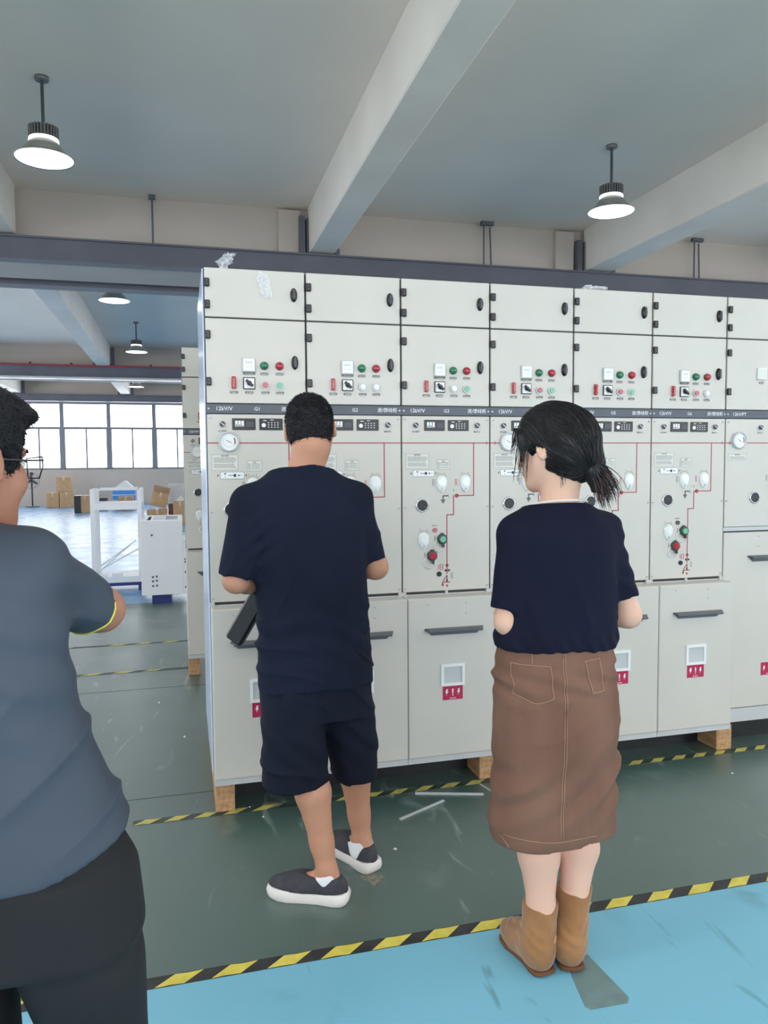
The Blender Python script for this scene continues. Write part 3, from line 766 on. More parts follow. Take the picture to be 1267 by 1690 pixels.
# crumpled plastic scraps
M_film = bpy.data.materials.new('clear_film'); M_film.use_nodes = True
_b = M_film.node_tree.nodes['Principled BSDF']; _b.inputs['Base Color'].default_value = (.9, .92, .93, 1); _b.inputs['Alpha'].default_value = .38; _b.inputs['Roughness'].default_value = .12
_nz = M_film.node_tree.nodes.new('ShaderNodeTexNoise'); _nz.inputs['Scale'].default_value = 60
_mr = M_film.node_tree.nodes.new('ShaderNodeMapRange'); _mr.inputs[3].default_value = .12; _mr.inputs[4].default_value = .7
M_film.node_tree.links.new(_nz.outputs[0], _mr.inputs[0]); M_film.node_tree.links.new(_mr.outputs[0], _b.inputs['Alpha'])
def film(name, label, cat, path, width, seed, amp):
    rnd = random.Random(seed); b = MB(); n = 14; m = 8; vs = []
    P = [Vector(p) for p in path]
    for i in range(n):
        t = i/(n-1)*(len(P)-1); k = min(int(t), len(P)-2); c = P[k].lerp(P[k+1], t-k)
        ww = width*(.6+.5*math.sin(math.pi*(i/(n-1)))+rnd.uniform(-.15, .15))
        for j in range(m):
            u = j/(m-1)-.5
            vs.append((c.x+u*ww+rnd.uniform(-amp, amp), c.y-abs(rnd.uniform(0, amp*2)), c.z+rnd.uniform(-amp, amp)))
    b.add(vs, [(i*m+j, i*m+j+1, (i+1)*m+j+1, (i+1)*m+j) for i in range(n-1) for j in range(m-1)])
    o = part(name, b, M_film, None); tag(o, label, cat); return o
film('plastic_scrap', 'crumpled clear plastic sticking up from the top of cabinet G1', 'plastic scrap', [(.075, .03, 2.272), (.09, .02, 2.31), (.115, .02, 2.34)], .055, 3, .008)
film('plastic_scrap', 'clear plastic bag stuck on the upper door of cabinet G1', 'plastic scrap', [(.238, -.016, 2.262), (.245, -.018, 2.22), (.262, -.018, 2.155)], .05, 5, .004)
film('plastic_scrap', 'crumpled clear plastic lying on top of cabinet G5', 'plastic scrap', [(1.775, .03, 2.275), (1.80, .02, 2.29), (1.83, .03, 2.285)], .10, 8, .008)
# ---------------------------------------------------------------- background objects
def open_frame():
    t = thing('steel_rack_frame', 'white open steel frame standing on a blue dolly in the aisle beyond', 'frame', (-.855, 6.12, 0))
    x0, x1, y1 = -.285, .285, .55
    for (a, c) in ((x0, 0), (x1-.05, 0), (x0, y1-.05), (x1-.05, y1-.05)):
        part('post', MB().bbox(a, a+.05, c, c+.03, .17, 1.19, .003).box(a+.015, a+.035, c+.03, c+.05, .17, 1.18), M_frame, t)
    part('top_rail', MB().box(x0+.05, x1-.05, 0, .02, 1.185, 1.205).box(x0+.065, x1-.065, y1-.03, y1, 1.185, 1.205).box(x0, x0+.03, .03, y1, 1.18, 1.20).box(x1-.03, x1, .03, y1, 1.18, 1.20), M_frame, t)
    part('shelf', MB().bbox(x0+.03, x1-.02, .005, y1-.1, .955, 1.04, .004), M_frame, t)
    part('bottom_tray', MB().box(x0+.01, x1, 0, y1, .10, .17).box(x0+.065, x0+.16, -.002, .05, .17, .20).box(x0+.22, x0+.34, -.002, .06, .17, .21), [M_frame], t)
    for c in (.0, y1-.05):
        b = MB(); b.box(x0-.02, x1, c, c+.05, .06, .10)
        for a in (x0, x1-.06): b.box(a, a+.03, c, c+.04, 0, .06)
        part('dolly_beam', b, M_navyp, t, label='low blue dolly beam')
    for k, (a, z, c, z2) in enumerate(((-.24, .26, .16, .55), (-.20, .24, .20, .58), (-.22, .23, .28, .50))):
        part('brace_bar', MB().cyl((a, .10+.05*k, z), (c, .14+.05*k, z2), .009, n=6), M_frame, t)
open_frame()
def drilled_box():
    t = thing('steel_enclosure', 'large white sheet metal enclosure with drilled holes and slotted top', 'enclosure', (-.54, 5.1, 0))
    w_, d, z0, z1 = .428, .94, .095, .888
    part('front_sheet', MB().bbox(0, w_, 0, .02, z0, z1, .004), M_frame, t)
    part('side_sheet', MB().box(0, .015, .02, d, z0, z1).box(w_-.015, w_, .02, d, z0, z1).box(.015, w_-.015, d-.015, d, z0, z1), M_frame, t)
    b = MB(); b.box(.015, .06, .02, d-.015, z1-.015, z1); b.box(w_-.05, w_-.015, .02, d-.015, z1-.015, z1); b.box(.06, w_-.05, .02, .10, z1-.015, z1); b.box(.06, w_-.05, d-.14, d-.015, z1-.015, z1)
    b.box(.10, .12, .10, d-.14, z1-.015, z1); b.box(.24, .25, .10, d-.14, z1-.015, z1)
    for k in range(5): b.box(.12, .24, .14+k*.14, .18+k*.14, z1-.015, z1); b.box(.25, w_-.05, .14+k*.14, .18+k*.14, z1-.03, z1-.015)
    part('slotted_top', b, M_frame, t)
    part('side_flange', MB().box(w_, w_+.05, .0, .015, z0+.01, .64).bbox(w_+.0, w_+.05, .02, .2, .50, .64, .003), M_frame, t)
    holes = [(.115, .735), (.115, .29), (.155, .295), (.115, .245), (.155, .25), (.115, .195), (.155, .198), (w_+.025, .47), (w_+.025, .44), (w_+.025, .33), (w_+.025, .17)]
    for x, z in holes:
        b = MB(); b.smooth = True; b.cyl((x, -.002, z), (x, .004, z), .012, n=12)
        part('drilled_hole', b, M_strip, t)
    b = MB(); b.box(.10, .30, .06, .2, 0, .095); b.box(.10, .30, .7, .84, 0, .095); part('pallet_block', b, M_navyp, t, label='navy blue pallet block')
drilled_box()
def carton(name, label, x, y, z, sx, sy, sz, rz=0, ry=0, cat='box', m=None, flaps=False, tape=True, group=None):
    t = thing(name, label, cat, (x, y, z), rz, group)
    t.rotation_euler = (0, ry, rz)
    mm = m or M_card; e = .006
    part('side', MB().bbox(-sx/2, sx/2, -sy/2, sy/2, 0, sz, .01), mm, t)
    if tape: part('packing_tape', MB().box(-sx/2*.12, sx/2*.12, -sy/2-.003, sy/2+.003, sz-.12, sz+.003), mat('packing_tape', (205, 185, 150), .3), t)
    if flaps:
        part('flap', MB().box(-sx/2, sx/2, -.004, .004, 0, sy*.45, Matrix.Translation((0, -sy/2, sz)) @ Matrix.Rotation(math.radians(35), 4, 'X')), mm, t)
        part('flap', MB().box(-sx/2, sx/2, -.004, .004, 0, sy*.45, Matrix.Translation((0, sy/2, sz)) @ Matrix.Rotation(math.radians(-40), 4, 'X')), mm, t)
    return t
carton('cardboard_box', 'brown carton lower left of the stack under the windows', -4.62, 26.5, 0, .42, .5, .54)
carton('cardboard_box', 'brown carton lower right of the stack under the windows', -4.16, 26.5, 0, .46, .5, .56)
carton('cardboard_box', 'brown carton on top of the stack under the windows', -4.24, 26.5, .565, .50, .42, .54)
t = carton('open_carton', 'carton with a black open end on the far floor', -3.09, 22.8, 0, .26, .6, .55)
part('dark_opening', MB().box(-.33, -.13, -.30, .3, .01, .55), M_black, t)
# blue crates
M_lblue = mat('light_blue_plastic', (70, 150, 230), .5)
for k in range(4):
    t = thing('plastic_crate', 'blue plastic crate, %s of the pile by the far wall' % ['lowest', 'second from the bottom', 'third from the bottom', 'topmost'][k], 'crate', (-2.03, 24.3, .0+.172*k), 0, 'blue crates')
    b = MB(); b.box(-.36, .36, -.25, .25, 0, .02); b.box(-.36, .36, -.25, -.23, .02, .165); b.box(-.36, .36, .23, .25, .02, .165); b.box(-.36, -.34, -.23, .23, .02, .165); b.box(.34, .36, -.23, .23, .02, .165)
    part('crate_shell', b, M_lblue, t, key='crate'); part('rim', MB().box(-.38, .38, -.27, -.25, .14, .165), M_white, t, key='craterim')
carton('cardboard_box', 'flat brown carton in front of the blue crates', -1.93, 23.6, 0, .48, .4, .46)
def tent(name, label, x, y, z, w_, h, d, m):
    o = part(name, MB().prism([(-w_/2, 0), (w_/2, 0), (w_*.1, h), (0, h)], 0, d), m, None, (x, y, z)); return tag(o, label, 'sheet')
tent('folded_sheet', 'folded white sheet peaking above the blue crates', -2.03, 24.2, .69, .75, .28, .3, M_white)
carton('storage_bin', 'dark bin left of the blue crates', -2.75, 24.2, 0, .36, .4, .42, m=M_dark, tape=False)
carton('cardboard_box', 'tilted open carton heaped right of the white frame', -.72, 17.2, .43, .40, .4, .38, ry=.25, flaps=True)
carton('cardboard_box', 'small carton beneath the tilted open carton', -.74, 17.2, 0, .5, .45, .36)
carton('cardboard_box', 'tall brown carton beside the second cabinet row', -.17, 16.6, 0, .32, .4, .58)
carton('storage_bin', 'pale plastic bin with dark end on the far pile', -.22, 18.4, 0, .5, .5, .98, m=mat('pale_bin', (196, 194, 190), .6), tape=False)
tent('folded_sheet', 'crumpled white paper on the tall carton', -.15, 16.6, .585, .22, .12, .2, M_paper)
carton('parts_crate', 'low grey crate between the cartons on the far floor', -.40, 17.8, 0, .14, .4, .46, m=mat('brown_bin', (120, 84, 66), .7), tape=False)
# pedestal fan by the window wall
t = thing('pedestal_fan', 'black pedestal fan on a round base against the far wall', 'fan', (-5.42, 27.0, 0))
b = MB(); b.smooth = True; b.lathe([(0, 0), (.25, 0), (.25, .02), (.05, .04), (0, .04)], n=28); part('base', b, M_dark, t)
b = MB(); b.smooth = True; b.cyl((0, 0, .04), (0, 0, .95), .025, n=10); b.cyl((0, 0, .95), (0, 0, 1.2), .014, n=10); part('pole', b, M_black, t)
b = MB(); b.smooth = True; b.cyl((0, .10, .98), (0, -.08, .98), .06, n=16); part('motor', b, M_black, t)
for q in (30, 150, 270):
    M = Matrix.Translation((0, -.12, .98)) @ Matrix.Rotation(math.radians(q), 4, 'Y'); part('blade', MB().box(.03, .24, -.006, .006, -.045, .045, M), M_dark, t)
b = MB(); b.smooth = True
for r in (.30, .27): b.tube([(r*math.cos(i*math.pi/16), -.12, .98+r*math.sin(i*math.pi/16)) for i in range(32)], .004, 5, True)
for i in range(12):
    q = i*math.pi/6; b.tube([(.04*math.cos(q), -.19, .98+.04*math.sin(q)), (.2*math.cos(q), -.18, .98+.2*math.sin(q)), (.3*math.cos(q), -.12, .98+.3*math.sin(q))], .003, 4)
part('wire_guard', b, M_dark, t)
b = MB(); b.smooth = True; b.lathe([(0, 0), (.07, .03), (.08, .08), (.04, .12), (0, .13)], (0, 0, 1.16), n=16); part('top_knob', b, M_black, t)
# ---------------------------------------------------------------- things on the floor
def strip(a, c, w_, label, h=.006):
    a = Vector((*a, 0)); c = Vector((*c, 0)); d = (c-a); L_ = d.length; ang = math.atan2(d.y, d.x)
    b = MB(); b.box(0, L_, -w_/2, w_/2, 0, .0015); b.box(0, L_, -w_/2, -w_/2+.0015, .0015, h); b.box(0, L_, w_/2-.0015, w_/2, .0015, h)
    o = part('metal_strip', b, M_ltgrey, None, tuple(a), (0, 0, ang)); tag(o, label, 'metal strip')
strip((.732, -.328), (.963, -.211), .010, 'thin white metal strip lying slanted near the man')
strip((.865, -.108), (1.153, -.20), .012, 'thin metal strip lying level in front of the timber bearer')
strip((1.178, -.095), (1.215, -.25), .005, 'thin wire-like strip leading to the woman')
M_patch = mat('patch_grey', (108, 132, 132), .4, var=.06, scale=20)
o = part('floor_patch', MB().prismz([(.95, -1.325), (1.03, -1.307), (1.045, -1.50), (1.03, -1.52), (.92, -1.516), (.912, -1.50)], 0, .0008), M_patch); tag(o, 'grey rectangular patch on the blue floor behind the brown boots', 'floor patch')
o = part('floor_sticker', MB().prismz([(.467, -.705), (.514, -.676), (.562, -.731), (.51, -.781)], 0, .0008), mat('sticker_tan', (140, 132, 112), .5, var=.2, scale=60, col2=(96, 104, 94), thr=(.35, .6))); tag(o, 'worn tan square sticker on the green floor by the right shoe', 'sticker')
rnd = random.Random(11)
def scrap(x, y, s, label, m=M_white):
    b = MB(); n = 5; pts = [(s*rnd.uniform(.6, 1.2)*math.cos(2*math.pi*i/n), s*rnd.uniform(.6, 1.2)*math.sin(2*math.pi*i/n)) for i in range(n)]
    b.add([(px, py, 0) for px, py in pts]+[(0, 0, s*.7)], [(i, (i+1) % n, n) for i in range(n)]+[tuple(range(n-1, -1, -1))])
    o = part('paper_scrap', b, m, None, (x, y, 0)); tag(o, label, 'scrap')
for x, y, s, l in ((.648, -.552, .009, 'white scrap on the green floor right of the rear shoe'), (.145, -.041, .006, 'white fleck under the left timber bearer edge'),
                   (.191, -.147, .006, 'white fleck in front of the left bearer'), (1.882, -.03, .009, 'white scrap on the tape right of the skirt'),
                   (2.364, -.299, .006, 'white fleck on the floor below cabinet G6'), (-.12, .913, .009, 'white fleck in the aisle left of the row'), (-.273, 1.569, .011, 'white scrap further down the aisle')):
    scrap(x, y, s, l)
o = part('tape_remnant', MB().prismz([(.20, -.03), (.23, -.01), (.27, -.03), (.29, -.045), (.26, -.07), (.22, -.075), (.235, -.05)], 0, .0012), mat('remnant', (120, 118, 88), .6, var=.15, scale=40)); tag(o, 'torn remnant of pale tape beside the left bearer', 'tape')
# ---------------------------------------------------------------- figures: distance-field modelling
class SDF:
    def __init__(s, lo, hi, h):
        s.lo = np.array(lo, float); s.h = h
        s.ax = [np.arange(lo[i], hi[i]+h, h).astype(np.float32) for i in range(3)]
        s.D = np.full([len(a) for a in s.ax], .2, np.float32)
    def sub(s, lo, hi):
        sl = []
        for i in range(3):
            a = int(np.searchsorted(s.ax[i], lo[i])); b = int(np.searchsorted(s.ax[i], hi[i])); sl.append(slice(max(a-1, 0), min(b+1, len(s.ax[i]))))
        sl = tuple(sl)
        return sl, s.ax[0][sl[0]][:, None, None], s.ax[1][sl[1]][None, :, None], s.ax[2][sl[2]][None, None, :]
    def put(s, fn, lo, hi, k=.02, op='u'):
        pad = k+.03
        sl, x, y, z = s.sub(np.array(lo)-pad, np.array(hi)+pad)
        d = fn(x, y, z).astype(np.float32)
        a = s.D[sl]
        if op == 'u':
            if d.shape != a.shape: d = np.broadcast_to(d, a.shape)
            h = np.maximum(k-np.abs(a-d), 0)/max(k, 1e-6); s.D[sl] = np.minimum(a, d)-h*h*k*.25
        elif op == 's':
            d = -d; h = np.maximum(k-np.abs(a-d), 0)/max(k, 1e-6); s.D[sl] = np.maximum(a, d)+h*h*k*.25
        return s
    def cap(s, a, b, ra, rb, k=.02, op='u', flat=None):
        a = np.array(a, float); b = np.array(b, float); ba = b-a; L2 = float(ba @ ba)+1e-12; R = max(ra, rb)
        def fn(x, y, z):
            px, py, pz = x-a[0], y-a[1], z-a[2]
            h = np.clip((px*ba[0]+py*ba[1]+pz*ba[2])/L2, 0, 1)
            dx, dy, dz = px-h*ba[0], py-h*ba[1], pz-h*ba[2]
            if flat is not None:
                v, f = flat; c = (dx*v[0]+dy*v[1]+dz*v[2])*(1/f-1); dx, dy, dz = dx+c*v[0], dy+c*v[1], dz+c*v[2]
            return np.sqrt(dx*dx+dy*dy+dz*dz)-(ra+(rb-ra)*h)
        return s.put(fn, np.minimum(a, b)-R, np.maximum(a, b)+R, k, op)
    def ell(s, c, r, R=None, k=.02, op='u'):
        c = np.array(c, float); r = np.array(r, float); R = np.eye(3) if R is None else R     # columns of R: local axes
        def fn(x, y, z):
            px, py, pz = x-c[0], y-c[1], z-c[2]
            q = [(px*R[0, i]+py*R[1, i]+pz*R[2, i])/r[i] for i in range(3)]
            k0 = np.sqrt(q[0]**2+q[1]**2+q[2]**2)+1e-6; k1 = np.sqrt((q[0]/r[0])**2+(q[1]/r[1])**2+(q[2]/r[2])**2)+1e-6
            return k0*(k0-1)/k1
        m = r.max()
        return s.put(fn, c-m, c+m, k, op)
    def loft(s, rings, k=.02, op='u', n=2.3, caps=.02):
        Rg = np.array(sorted(rings), float)      # z, cx, cy, rx, ry
        zs = np.linspace(Rg[0, 0], Rg[-1, 0], 120)
        # smooth interpolation of the ring data
        cols = []
        for j in range(1, 5):
            v = np.interp(zs, Rg[:, 0], Rg[:, j]); ker = np.hanning(15); ker /= ker.sum()
            vp = np.concatenate([2*v[0]-v[7:0:-1], v, 2*v[-1]-v[-2:-9:-1]]); cols.append(np.convolve(vp, ker, 'valid'))
        def fn(x, y, z):
            zz = z.ravel(); cx, cy, rx, ry = [np.interp(zz, zs, c)[None, None, :] for c in cols]
            qx, qy = np.abs(x-cx)/rx, np.abs(y-cy)/ry
            q = (qx**n+qy**n)**(1/n)
            m = np.minimum(rx, ry)
            d = (q-1)*(m*.6+.4*(rx*qx+ry*qy)/(qx+qy+1e-6))
            e = np.maximum(Rg[0, 0]-z, z-Rg[-1, 0])
            return np.maximum(d, e)
        m = max(Rg[:, 3].max(), Rg[:, 4].max())
        return s.put(fn, (Rg[:, 1].min()-m, Rg[:, 2].min()-m, Rg[0, 0]), (Rg[:, 1].max()+m, Rg[:, 2].max()+m, Rg[-1, 0]), k, op)
    def like(s): 
        q = SDF.__new__(SDF); q.lo = s.lo; q.h = s.h; q.ax = s.ax; q.D = np.full(s.D.shape, .2, np.float32); return q
    def join(s, o_, k=.02):
        h = np.maximum(k-np.abs(s.D-o_.D), 0)/k; s.D = np.minimum(s.D, o_.D)-h*h*k*.25; return s
    def plane(s, p, n, k=.004):      # keep the side the normal points away from
        n = np.array(n, float); n /= np.linalg.norm(n); p = np.array(p, float)
        d = ((s.ax[0]-p[0])*n[0])[:, None, None]+((s.ax[1]-p[1])*n[1])[None, :, None]+((s.ax[2]-p[2])*n[2])[None, None, :]
        s.D = np.maximum(s.D, d.astype(np.float32)); return s
    def add(s, fn):
        s.D = s.D+fn(s.ax[0][:, None, None], s.ax[1][None, :, None], s.ax[2][None, None, :]).astype(np.float32); return s
    def inter(s, o_): s.D = np.maximum(s.D, o_); return s
    def mesh(s, name, m, smooth=1):
        D = s.D; D[0] = D[-1] = .2; D[:, 0] = D[:, -1] = .2; D[:, :, 0] = D[:, :, -1] = .2
        I = D < 0
        c = np.zeros([n_-1 for n_ in D.shape], np.int8)
        for dx in (0, 1):
            for dy in (0, 1):
                for dz in (0, 1): c += I[dx:dx+c.shape[0], dy:dy+c.shape[1], dz:dz+c.shape[2]]
        act = (c > 0) & (c < 8); idx = np.argwhere(act); ids = np.full(c.shape, -1, np.int32); ids[act] = np.arange(len(idx))
        P = np.zeros((len(idx), 3)); W_ = np.zeros(len(idx))
        cn = [(0, 0, 0), (1, 0, 0), (0, 1, 0), (1, 1, 0), (0, 0, 1), (1, 0, 1), (0, 1, 1), (1, 1, 1)]
        V = [D[idx[:, 0]+a, idx[:, 1]+b, idx[:, 2]+e] for a, b, e in cn]
        for i, j in ((0, 1), (2, 3), (4, 5), (6, 7), (0, 2), (1, 3), (4, 6), (5, 7), (0, 4), (1, 5), (2, 6), (3, 7)):
            mk = (V[i] < 0) != (V[j] < 0); t = V[i][mk]/(V[i][mk]-V[j][mk]); A = np.array(cn[i], float); B = np.array(cn[j], float)
            P[mk] += A+(B-A)*t[:, None]; W_[mk] += 1
        P = (P/W_[:, None]+idx)*s.h+s.lo
        F = []
        for ax_ in range(3):
            a1, a2 = [(1, 2), (2, 0), (0, 1)][ax_]
            sh = list(D.shape); sh[ax_] -= 1
            A = I[tuple(slice(0, -1) if q == ax_ else slice(None) for q in range(3))]; B = I[tuple(slice(1, None) if q == ax_ else slice(None) for q in range(3))]
            e = np.argwhere(A != B); e = e[(e[:, a1] > 0) & (e[:, a2] > 0)]
            def cell(o1, o2):
                q = e.copy(); q[:, a1] -= o1; q[:, a2] -= o2; return ids[q[:, 0], q[:, 1], q[:, 2]]
            Q = np.stack([cell(1, 1), cell(0, 1), cell(0, 0), cell(1, 0)], 1)
            fl = A[e[:, 0], e[:, 1], e[:, 2]]
            Q[~fl] = Q[~fl][:, ::-1]; F.append(Q)
        F = np.concatenate(F)
        for _ in range(smooth):      # light smoothing
            acc = np.zeros_like(P); cnt = np.zeros(len(P))
            for i in range(4):
                a, b = F[:, i], F[:, (i+1) % 4]
                for d in range(3): acc[:, d] += np.bincount(a, P[b, d], len(P))+np.bincount(b, P[a, d], len(P))
                cnt += np.bincount(a, minlength=len(P))+np.bincount(b, minlength=len(P))
            P = P*.5+acc/cnt[:, None]*.5
        me = bpy.data.meshes.new(name); me.vertices.add(len(P)); me.vertices.foreach_set('co', P.astype(np.float32).ravel())
        me.loops.add(len(F)*4); me.loops.foreach_set('vertex_index', F.astype(np.int32).ravel())
        me.polygons.add(len(F)); me.polygons.foreach_set('loop_start', np.arange(0, len(F)*4, 4, dtype=np.int32))
        me.polygons.foreach_set('loop_total', np.full(len(F), 4, np.int32)) if bpy.app.version < (4, 0) else None
        me.update(calc_edges=True); me.validate()
        me.polygons.foreach_set('use_smooth', np.ones(len(me.polygons), bool)); me.materials.append(m)
        return me
def frame_from(f, up=(0, 0, 1), roll=0):
    f = np.array(f, float); f /= np.linalg.norm(f); r = np.cross(f, up); r /= np.linalg.norm(r); u = np.cross(r, f)
    c, s_ = math.cos(roll), math.sin(roll); r, u = c*r+s_*u, -s_*r+c*u
    return np.stack([r, f, u], 1)          # columns: right, forward, up
def headf(yaw, pitch, roll=0):
    y, p = math.radians(yaw), math.radians(pitch)
    return frame_from((math.sin(y)*math.cos(p), math.cos(y)*math.cos(p), math.sin(p)), roll=math.radians(roll))
def head(s, c, R, sc=1.0):
    c = np.array(c, float); T = lambda *p: c+R @ (np.array(p)*sc)
    e = lambda p, r, k=.02, op='u': s.ell(T(*p), np.array(r)*sc, R, k, op)
    cp = lambda a, b, ra, rb, k=.012: s.cap(T(*a), T(*b), ra*sc, rb*sc, k)
    e((0, -.014, .022), (.075, .094, .090)); e((0, .032, -.045), (.056, .056, .066), .035)
    for sx in (-1, 1):
        cp((sx*.053, -.004, -.035), (sx*.022, .062, -.096), .017, .016, .03)
        e((sx*.036, .060, -.030), (.024, .024, .026), .02)
        e((sx*.032, .098, .0), (.017, .014, .011), .010, 's')
        # ear with a hollow
        e((sx*.084, -.014, -.010), (.009, .020, .033), .005); e((sx*.092, -.009, -.006), (.006, .011, .018), .004, 's')
    cp((-.034, .080, .020), (.034, .080, .020), .010, .010); cp((0, .083, .008), (0, .104, -.030), .008, .0105, .010)
    cp((-.011, .092, -.036), (.011, .092, -.036), .008, .008, .008); cp((-.018, .083, -.062), (.018, .083, -.062), .0075, .0075, .008)
    cp((-.014, .081, -.072), (.014, .081, -.072), .008, .008, .008); cp((0, .068, -.103), (0, .070, -.100), .017, .017, .02)
    return T
def face_bits(t, c, R, sc=1.0, hairm=None):
    c = np.array(c, float); T = lambda *p: Vector(c+R @ (np.array(p)*sc))
    for sx in (-1, 1):
        b = MB(); b.smooth = True; Mt = Matrix([[*R[0], 0], [*R[1], 0], [*R[2], 0], [0, 0, 0, 1]]); Mt.translation = T(sx*.032, .0745, .0)
        pr = [(.0001, .0112), (.0048, .0104), (.0049, .0103), (.0085, .0078), (.0112, 0), (.0085, -.008), (.0001, -.0112)]
        M2 = Mt @ Matrix.Rotation(-math.pi/2, 4, 'X'); b.lathe([(r*sc, h*sc) for r, h in pr], n=16, M=M2)
        for i in range(32): b.m[i] = 1
        part('eye', b, [M_eye, M_black], t)
        b = MB(); b.smooth = True; b.tube([T(sx*.016, .093, .018), T(sx*.032, .092, .024), T(sx*.048, .080, .019)], [.002, .003, .0015], 6); part('eyebrow', b, hairm, t)
    b = MB(); b.smooth = True; b.tube([T(-.022, .085, -.066), T(-.008, .0925, -.064), T(0, .0935, -.066), T(.008, .0925, -.064), T(.022, .085, -.066)], [.001, .0042, .0045, .0042, .001], 8); part('lips', b, M_lips, t)
def hand(s, wrist, d, pn, side, curl=.5, sc=1.0):
    # d: direction wrist to knuckles, pn: palm normal (towards the palm side), side: +1 thumb on d x pn side
    w_ = np.array(wrist, float); d = np.array(d, float); d /= np.linalg.norm(d); pn = np.array(pn, float); pn -= d*(pn @ d); pn /= np.linalg.norm(pn)
    q = np.cross(d, pn)*side
    R = np.stack([q, d, pn], 1)
    s.ell(w_+d*.045*sc, np.array((.038, .054, .017))*sc, R, .02)
    for i, (off, L_, r) in enumerate(((.028, .072, .0088), (.010, .080, .0090), (-.009, .075, .0086), (-.027, .060, .0076))):
        p = w_+d*.082*sc+q*off*sc-pn*.002; seg = [.44, .31, .25]; a = curl*.35; r_ = r*sc
        for k in range(3):
            a += curl*(.55 if k else .15); v = d*math.cos(a)+pn*math.sin(a)+q*off*.25; v /= np.linalg.norm(v); p2 = p+v*L_*seg[k]*sc
            s.cap(p, p2, r_, r_*.93, .006); p = p2; r_ *= .93
    p = w_+d*.022*sc+q*.028*sc; v = d*.62+q*.62+pn*.35; v /= np.linalg.norm(v); p2 = p+v*.042*sc; s.cap(p, p2, .013*sc, .0105*sc, .012)
    v2 = d*.85+q*.22+pn*.45; v2 /= np.linalg.norm(v2); s.cap(p2, p2+v2*.034*sc, .0103*sc, .0088*sc, .006)
def body_skin(J, hc, R, hs=1.0, arm=1.0, leg=1.0, trunk=None, h=.0055):
    P = np.array([v for v in J.values()]+[hc]); lo = P.min(0)-.17; hi = P.max(0)+.17; lo[2] = -.01
    s = SDF(lo, hi, h)
    nb = np.array(J['neck']); pv = np.array(J['pelvis'])
    s.loft(trunk, .03)
    s.cap(nb-np.array((0, 0, .03)), np.array(hc)+R @ np.array((0, -.035, -.075))*hs, .062*arm, .056*arm, .03)
    s.cap(np.array(hc)+R @ np.array((0, -.035, -.075))*hs, np.array(hc)+R @ np.array((0, -.035, -.02))*hs, .056*arm, .06*arm, .02)
    for q in ('L', 'R'):
        S_, E_, W_ = [np.array(J[k+q]) for k in ('sh', 'el', 'wr')]
        s.cap(nb-np.array((0, 0, .06)), S_-np.array((0, 0, .02)), .04, .040*arm, .03); s.cap(S_-np.array((0, 0, .01)), E_, .042*arm, .039*arm, .02)
        mid = E_+(W_-E_)*.3
        s.cap(E_, mid, .040*arm, .041*arm, .02); s.cap(mid, W_, .041*arm, .026*arm, .02)
        H, K, A = [np.array(J[k+q]) for k in ('hip', 'kn', 'an')]
        s.cap(H, K, .070*leg, .052*leg, .04)
        c1 = K+(A-K)*.32+np.array((0, -.018, 0)); s.cap(K, c1, .052*leg, .060*leg, .02); s.cap(c1, A+(K-A)*.22, .060*leg, .038*leg, .02); s.cap(A+(K-A)*.25, A, .040*leg, .034*leg, .02)
        hl = np.array(J['heel'+q]); to = np.array(J['toe'+q])
        s.cap(A, hl, .032, .022, .02); s.cap(hl, to, .022, .018, .02); s.cap(A-np.array((0, 0, .02)), to, .024, .015, .02)
    head(s, hc, R, hs)
    return s
def nz(x, y, z, f, a, seed=0, dirv=(0, 0, 1), st=1.0):
    # cheap smooth pseudo noise from a few sines, stretched along one axis
    rnd = random.Random(seed); out = 0
    for i in range(5):
        v = [rnd.uniform(-1, 1) for _ in range(3)]; n_ = math.sqrt(sum(q*q for q in v)); v = [q/n_*f*(.6+.35*i) for q in v]
        dd = sum(v[k]*dirv[k] for k in range(3)); v = [v[k]-dirv[k]*dd*(1-st) for k in range(3)]
        out = out+np.sin(v[0]*x+v[1]*y+v[2]*z+rnd.uniform(0, 6.3)+1.2*np.sin(.6*f*(v[1]*x-v[0]*y+z)/f*.4+i))/(1+.5*i)
    return a*out/2.2
def ridge(x, y, z, v, f, a, seed=0, wv=.9, wf=12):
    rnd = random.Random(seed); ph = rnd.uniform(0, 6)
    w_ = wv*np.sin(wf*x+ph)+wv*.7*np.sin(wf*.8*z+wf*.5*y+ph*2)
    return -a*(1-np.abs(np.sin(.5*f*(v[0]*x+v[1]*y+v[2]*z)+w_+ph)))**3*(.55+.45*np.sin(9*x+11*z+ph*3))
def skinmat(name, c, c2): return mat(name, c, .55, col2=c2, thr=(.3, .75), scale=5, bump=.05, bscale=300)
M_eye = mat('eye_white', (225, 222, 216), .2, var=.01)
M_lips = mat('lips', (160, 98, 90), .5)
M_hairm = mat('hair_black_short', (17, 17, 21), .6, var=.25, scale=40, bump=.9, bscale=200, spec=.3)
M_hairw = mat('hair_black_long', (16, 15, 17), .42, var=.35, scale=50, stretch=(1, 1, .2), bump=.6, bscale=120, spec=.35)
M_hairb = mat('hair_brown_ends', (64, 42, 40), .5, var=.2, scale=60)
